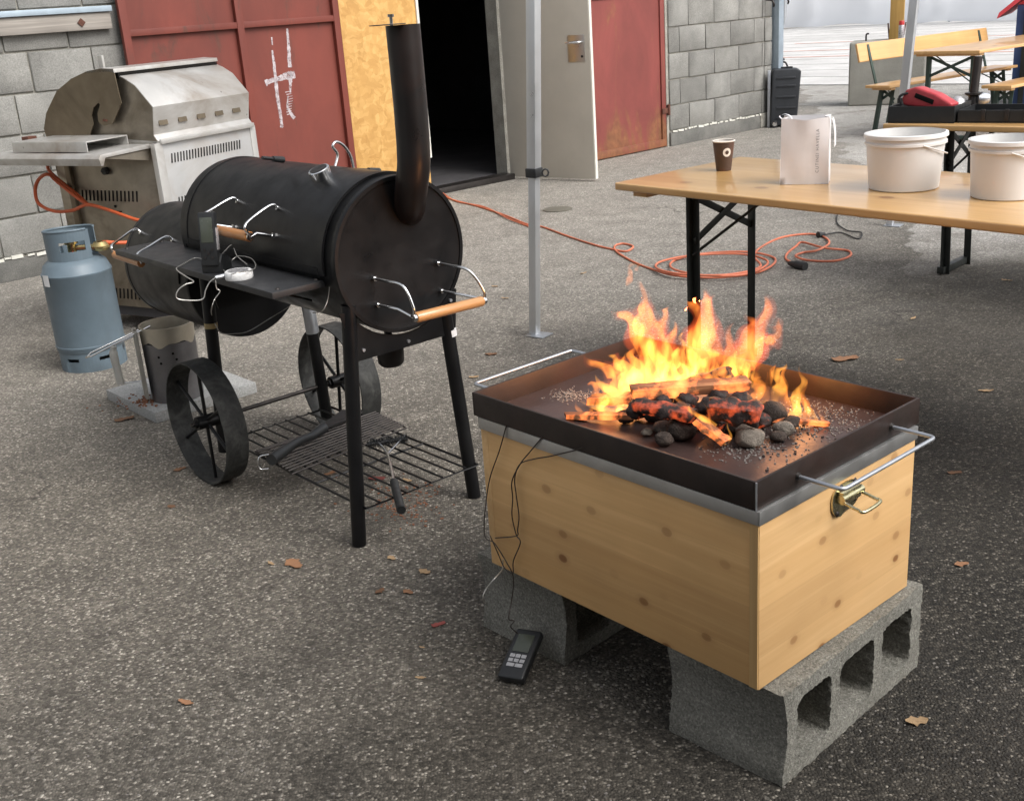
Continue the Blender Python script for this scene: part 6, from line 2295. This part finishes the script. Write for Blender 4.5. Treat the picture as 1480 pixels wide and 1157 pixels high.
# flames: closed tongues of glowing gas
fire = thing('fire', 'tall yellow and orange flames burning on the steel tray', 'fire', fp_(720, 760))
F0 = fp_(720, 760)
def flame(pts, w_, mat='flame', depth=0.0, anchor=None, seed=0, flat=0.62):
    rr = random.Random(seed)
    A = (anchor if anchor is not None else F0) + Vector((0, depth, 0))
    P = catmull([FACE(*zf(x, y), A) for x, y in pts], 6)
    n_ = len(P)
    view = Vector((A.x, A.y, 0)).normalized()
    R_w = w_ * k_
    vs, fs = [], []
    seg = 12
    ph, f1 = rr.uniform(0, 6.28), rr.uniform(1.5, 3.2)
    for i, p in enumerate(P):
        s_ = i / (n_ - 1)
        t = (P[min(i + 1, n_ - 1)] - P[max(i - 1, 0)]).normalized()
        sdv = t.cross(view).normalized()
        env = (min(1.0, 0.45 + s_ * 3.0)) * (1 - s_) ** 0.72 + 0.012
        env *= 1 + 0.20 * math.sin(f1 * 6.28 * s_ + ph)
        sway = sdv * R_w * 0.30 * math.sin(f1 * 5.0 * s_ + ph * 1.7) * s_
        dsway = view * R_w * 0.35 * math.sin(f1 * 4.1 * s_ + ph * 2.3)
        for k in range(seg):
            an = 2 * math.pi * k / seg
            ra = R_w * env * (1 + 0.16 * math.sin(3 * an + ph + 6 * s_))
            vs.append(p + sway + dsway + sdv * ra * math.cos(an) + view * ra * flat * math.sin(an) - F0)
            if i:
                q = i * seg
                fs.append([q + k, q + (k + 1) % seg, q - seg + (k + 1) % seg, q - seg + k])
    fs += [list(range(seg)), [(n_ - 1) * seg + k for k in range(seg)][::-1]]
    b = MB()
    b.add(vs, fs)
    return b.build('flame', MT[mat], fire, 0, 80)
fls = [
    # tall tongues, left to right: centre line in the crop's pixels, half width
    ([(520, 690), (470, 520), (420, 400), (360, 340), (305, 305)], 62, 'flame', 0.02),
    ([(540, 700), (500, 560), (450, 430), (440, 350), (430, 310)], 58, 'flame', 0.0),
    ([(560, 660), (520, 470), (480, 330), (455, 250), (460, 165)], 56, 'flame', 0.03),
    ([(580, 680), (560, 500), (540, 400), (575, 330), (578, 285)], 44, 'flame', 0.05),
    ([(600, 660), (590, 520), (610, 430), (612, 360)], 40, 'flame', -0.02),
    ([(650, 650), (640, 540), (650, 470), (640, 425)], 40, 'flame_core', 0.0),
    ([(700, 660), (720, 480), (740, 380), (720, 290), (680, 262)], 56, 'flame', 0.03),
    ([(740, 640), (760, 460), (770, 330), (790, 260), (745, 208)], 62, 'flame_thin', 0.05),
    ([(770, 650), (770, 500), (790, 400), (800, 290), (798, 225)], 46, 'flame_thin', 0.0),
    ([(810, 640), (830, 520), (820, 440), (832, 350)], 40, 'flame_thin', -0.02),
    ([(880, 640), (900, 540), (890, 470), (918, 375)], 42, 'flame_thin', 0.03),
    ([(920, 640), (960, 520), (1000, 420), (1010, 370), (985, 318)], 44, 'flame_thin', 0.0),
    ([(980, 620), (1020, 500), (1060, 400), (1085, 320), (1060, 245)], 58, 'flame_thin', 0.04),
    ([(1000, 610), (1040, 510), (1110, 450), (1150, 410), (1158, 355)], 40, 'flame', 0.02),
    ([(1080, 480), (1125, 450), (1150, 395), (1130, 335)], 34, 'flame', 0.05),
    # middle, dense and bright
    ([(480, 740), (500, 640), (520, 560), (540, 480)], 70, 'flame_core', -0.03),
    ([(580, 740), (590, 640), (610, 560), (600, 480)], 74, 'flame_core', -0.02),
    ([(680, 720), (690, 620), (700, 540), (690, 470)], 74, 'flame_core', 0.02),
    ([(780, 690), (790, 600), (800, 540), (790, 470)], 66, 'flame_core', 0.03),
    ([(880, 680), (900, 600), (930, 540), (930, 480)], 56, 'flame', 0.02),
    ([(960, 640), (980, 580), (1020, 540), (1040, 500)], 46, 'flame', 0.0),
    # left flank
    ([(420, 760), (350, 680), (300, 620), (220, 590), (150, 540)], 52, 'flame', 0.0),
    ([(440, 740), (400, 640), (330, 580), (280, 530)], 54, 'flame_core', 0.02),
    ([(440, 700), (420, 600), (400, 540), (405, 490)], 44, 'flame', 0.05),
    ([(330, 740), (260, 700), (210, 690), (172, 680)], 40, 'flame', 0.0),
    ([(390, 780), (340, 740), (260, 700), (205, 640)], 40, 'flame_core', -0.03),
    ([(420, 830), (380, 790), (360, 740), (390, 690)], 44, 'flame_core', -0.05),
]
for i, (pts, w_, mt_, dp_) in enumerate(fls):
    flame(pts, w_ * 1.05, mt_, dp_ - (0.07 if i > 14 and i % 2 else 0.0), None, i + 3)
    if i < 15 or i in (21, 22, 24):
        flame(pts, w_ * 1.75, 'flame_halo', dp_ + 0.01, None, i + 3, 0.8)
for i, (pts, w_, mt_) in enumerate([([(470, 770), (500, 700), (480, 640), (520, 590)], 34, 'flame'), ([(560, 750), (580, 680), (560, 620), (600, 560)], 40, 'flame_core'), ([(640, 740), (650, 680), (670, 620), (650, 570)], 36, 'flame_core'), ([(720, 730), (730, 670), (720, 620), (760, 560)], 32, 'flame'), ([(820, 720), (830, 670), (815, 620), (840, 570)], 26, 'flame'), ([(900, 720), (890, 670), (905, 640), (890, 600)], 20, 'flame'), ([(520, 740), (600, 770), (660, 800), (720, 790)], 12, 'flame'), ([(420, 770), (440, 720), (410, 670), (440, 620)], 34, 'flame_core')]):
    flame(pts, w_, mt_, -0.13, None, 600 + i)
for i, (pts, w_, mt_) in enumerate([([(300, 800), (290, 740), (320, 680), (290, 620)], 46, 'flame'), ([(230, 810), (240, 760), (215, 720), (240, 670)], 36, 'flame'), ([(370, 800), (380, 720), (350, 650), (380, 590)], 50, 'flame'), ([(450, 790), (470, 700), (445, 630), (480, 560)], 50, 'flame'), ([(540, 770), (560, 690), (540, 620), (575, 550)], 48, 'flame'), ([(760, 740), (775, 670), (755, 610), (790, 540)], 44, 'flame'), ([(860, 730), (875, 660), (855, 600), (890, 540)], 42, 'flame'), ([(950, 740), (965, 670), (945, 620), (985, 560)], 38, 'flame'), ([(1030, 770), (1050, 700), (1030, 650), (1070, 590)], 40, 'flame'), ([(660, 850), (690, 800), (650, 760), (680, 710)], 20, 'flame'), ([(450, 850), (470, 810), (455, 780), (480, 750)], 18, 'flame')]):
    flame(pts, w_, mt_, -0.10, None, 700 + i)
# thin bright licks scattered through the body of the fire
rr = random.Random(33)
for i in range(40):
    x = rr.uniform(330, 1040)
    y = 720 - abs(x - 650) * rr.uniform(0.0, 0.12)
    hgt = rr.uniform(110, 300) * (1.0 if 450 < x < 900 else 0.7)
    lx = rr.uniform(-60, 60)
    flame([(x, y), (x + lx * 0.3 + rr.uniform(-25, 25), y - hgt * 0.4), (x + lx * 0.7 + rr.uniform(-25, 25), y - hgt * 0.75), (x + lx, y - hgt)], rr.uniform(12, 24), rr.choice(['flame', 'flame_core', 'flame_core']), rr.uniform(-0.10, 0.06), None, 100 + i)
aL = fp_(240, 845)
for i, (pts, w_, mt_) in enumerate([([(380, 840), (300, 830), (220, 800), (120, 770)], 34, 'flame_core'), ([(150, 850), (140, 830), (118, 800), (112, 768)], 18, 'flame'), ([(250, 845), (240, 810), (270, 770), (255, 720)], 26, 'flame_core'), ([(330, 835), (330, 790), (390, 740), (390, 660)], 34, 'flame_core'), ([(200, 850), (150, 845), (100, 840), (58, 838)], 14, 'flame'), ([(410, 820), (440, 790), (470, 760), (500, 775)], 14, 'flame'), ([(200, 848), (190, 820), (200, 790)], 16, 'flame')]):
    flame(pts, w_, mt_, 0.0, aL, 200 + i)
aR = fp_(1250, 875)
for i, (pts, w_, mt_) in enumerate([([(1080, 800), (1070, 720), (1110, 650), (1125, 575)], 44, 'flame'), ([(1120, 800), (1150, 700), (1140, 640), (1185, 572)], 46, 'flame_core'), ([(1180, 830), (1180, 740), (1165, 660), (1195, 590)], 34, 'flame'), ([(1250, 860), (1235, 760), (1270, 680), (1250, 588)], 34, 'flame_core'), ([(1290, 870), (1290, 800), (1270, 740), (1292, 650)], 28, 'flame'), ([(1340, 880), (1310, 830), (1280, 800), (1285, 750)], 26, 'flame_core'), ([(1380, 890), (1370, 860), (1350, 835), (1365, 812)], 14, 'flame'), ([(1200, 850), (1230, 820), (1210, 780), (1225, 730)], 34, 'flame_core'), ([(1030, 760), (1040, 700), (1020, 650), (1060, 610)], 34, 'flame')]):
    flame(pts, w_ * 0.9, mt_, 0.0, aR, 300 + i)
aF = fp_(830, 950, FLZ + 0.03)
for i, (pts, w_, mt_) in enumerate([([(800, 880), (740, 850), (660, 790), (600, 740), (560, 700)], 15, 'flame'), ([(830, 900), (760, 860), (700, 830), (690, 785)], 18, 'flame_core'), ([(890, 990), (902, 950), (890, 910), (880, 878)], 9, 'flame_core'), ([(850, 985), (800, 900), (790, 830), (755, 770)], 8, 'flame'), ([(880, 996), (860, 985), (845, 975)], 7, 'flame_core')]):
    flame(pts, w_, mt_, 0.0, aF, 400 + i)
flame([(372, 185), (395, 130), (385, 95), (440, 62)], 20, 'flame_thin', 0.03, None, 500)
flame([(415, 110), (430, 90), (445, 60)], 12, 'flame_thin', 0.03, None, 501)

# the light the fire gives off
for i, (x, y, z, e_) in enumerate(((660, 700, 0.10, 1.8), (1180, 820, 0.06, 0.9), (300, 800, 0.05, 0.7))):
    ld = bpy.data.lights.new('fire_glow', 'POINT')
    ld.energy = e_
    ld.color = (1.0, 0.42, 0.13)
    ld.shadow_soft_size = 0.07
    lo = bpy.data.objects.new('fire_glow', ld)
    COL.objects.link(lo)
    lo.location = fp_(x, y) + Vector((0, 0, z))

# ================================================================== LEAVES AND CHIPS ON THE GROUND
def leaf_mesh(seed, kind):
    rr = random.Random(seed)
    b = MB()
    n_ = 9
    L_ = 1.0
    vs, fs = [], []
    cur = rr.uniform(0.1, 0.4)
    for i in range(n_):
        s_ = i / (n_ - 1)
        w_ = (math.sin(math.pi * min(0.98, s_ * 0.94 + 0.04)) ** 0.8) * 0.30 * (1 + rr.uniform(-0.35, 0.35)) if kind else 0.2 * (1 + rr.uniform(-0.3, 0.3))
        z = 0.04 + cur * (s_ - 0.5) ** 2
        vs += [Vector((s_ - 0.5, -w_, z + 0.10 * rr.random())), Vector((s_ - 0.5, 0, z)), Vector((s_ - 0.5, w_, z + 0.10 * rr.random()))]
        if i:
            q = 3 * i
            fs += [[q, q + 1, q - 2, q - 3], [q + 1, q + 2, q - 1, q - 2]]
    m = len(vs)
    vs += [v - Vector((0, 0, 0.03)) for v in vs]
    fs += [[i + m for i in f][::-1] for f in fs]
    b.add(vs, fs)
    o = b.build('leaf', MT['leaf'], None, 0, 50)
    me = o.data
    bpy.data.objects.remove(o)
    return me
lm = [leaf_mesh(k, k % 3) for k in range(6)]
LG = 'dry leaves strewn on the asphalt'
leaves = [(425, 815, 34, 'leaf', 'p', 'largest orange-brown curled leaf before the smoker front leg'), (392, 814, 16, 'leaf_pale', 's', 'thin pale straw beside the largest curled leaf'),
    (566, 806, 16, 'leaf_pale', 'p', 'pale tan leaf scrap close to the smoker front leg'), (614, 826, 20, 'leaf_pale', 'p', 'pale tan leaf between smoker leg and wired side of the box'),
    (549, 854, 17, 'leaf', 'p', 'one of two orange-brown leaf scraps lying side by side'), (590, 855, 18, 'leaf', 'p', 'one of two orange-brown leaf scraps lying side by side'),
    (634, 902, 20, 'leaf_red', 'p', 'dark red leaf near the wired corner of the box'), (608, 979, 16, 'leaf_pale', 's', 'small pale chip on the asphalt level with the leaning handset'),
    (269, 1015, 26, 'leaf', 's', 'orange-brown stick-shaped chip alone on open asphalt'), (260, 678, 18, 'leaf', 'p', 'orange-brown leaf close behind the near smoker wheel'),
    (248, 732, 14, 'leaf', 'p', 'small orange-brown leaf out beyond the near smoker wheel'), (1325, 1042, 30, 'leaf_pale', 'p', 'pale tan leaf beside the three-celled concrete block'),
    (1390, 815, 20, 'leaf', 'p', 'orange-brown leaf on dark asphalt level with the box bottom'), (1380, 683, 18, 'leaf', 'p', 'orange-brown leaf on dark asphalt level with the tray handle'),
    (1222, 519, 36, 'leaf', 'p', 'big orange-brown leaf on the asphalt behind the fire tray'), (1425, 565, 20, 'leaf_pale', 's', 'pale chip beyond the tray corner, nearest the big leaf'),
    (1320, 460, 14, 'leaf_pale', 's', 'small pale chip between the big leaf and the second table foot'), (710, 512, 18, 'leaf', 'p', 'orange-brown leaf between the smoker end handle and the tent foot plate'),
    (685, 545, 14, 'leaf_pale', 'p', 'pale tan leaf below the smoker end handle'), (730, 431, 12, 'leaf_pale', 's', 'one of two tiny pale chips beside the tent leg'),
    (715, 414, 12, 'leaf_pale', 's', 'one of two tiny pale chips beside the tent leg'), (843, 395, 12, 'leaf_pale', 's', 'tiny pale chip between the tent leg and the coiled cord'),
    (545, 692, 24, 'leaf_red', 'p', 'dark red leaf under the wire rack'), (588, 694, 16, 'leaf_pale', 'p', 'pale tan leaf under the wire rack by the brush handle'),
    (478, 684, 18, 'leaf', 'p', 'orange-brown leaf under the spare grate'), (1455, 405, 14, 'leaf_pale', 's', 'small pale chip beyond the foot of the second table'),
    (180, 606, 26, 'leaf', 'p', 'orange-brown leaf in front of the paving slab'), (1300, 520, 12, 'leaf_pale', 's', 'tiny pale chip beside the big leaf behind the tray'), (610, 935, 10, 'leaf_pale', 's', 'tiny pale chip beside the dark red leaf by the box')]
rr = random.Random(15)
for i, (x, y, px_, mt_, kd, lb_) in enumerate(leaves):
    p = G(x, y, 0.002)
    d_ = (p - CO).length
    s_ = px_ * d_ / F_PX
    me = lm[rr.randint(0, 5)].copy()
    me.materials[0] = MT[mt_]
    o = bpy.data.objects.new('leaf' if kd == 'p' else 'wood_chip', me)
    COL.objects.link(o)
    o.location = p
    o.scale = (s_, s_ * (1 if kd == 'p' else 0.55), s_ * 0.6)
    o.rotation_euler = (0, 0, rr.uniform(-0.9, 0.9))
    tag(o, lb_, 'leaf' if kd == 'p' else 'chip', LG)
b = MB()
for _ in range(170):
    p = G(583 + rr.gauss(0, 28), 725 + rr.gauss(0, 18), 0.001)
    s_ = rr.uniform(0.0015, 0.006)
    b.box(p, (s_ * 1.6, s_, s_ * 0.6), Matrix.Rotation(rr.uniform(0, 3), 3, 'Z'))
tag(b.build('rust_crumbs', MT['ember_crumb']), 'orange rusty crumbs on the asphalt by the brush handle', 'crumbs', kind='stuff')
b = MB()
for _ in range(1500):
    x, y = rr.uniform(-20, 1500), rr.uniform(380, 1170)
    p = G(x, y, 0.0005)
    s_ = rr.uniform(0.0015, 0.0042)
    b.box(p, (s_ * 1.5, s_, s_ * 0.8), Matrix.Rotation(rr.uniform(0, 3), 3, 'Z'))
tag(b.build('loose_grit', MT['ash']), 'loose pale grit strewn over the asphalt', 'grit', kind='stuff')
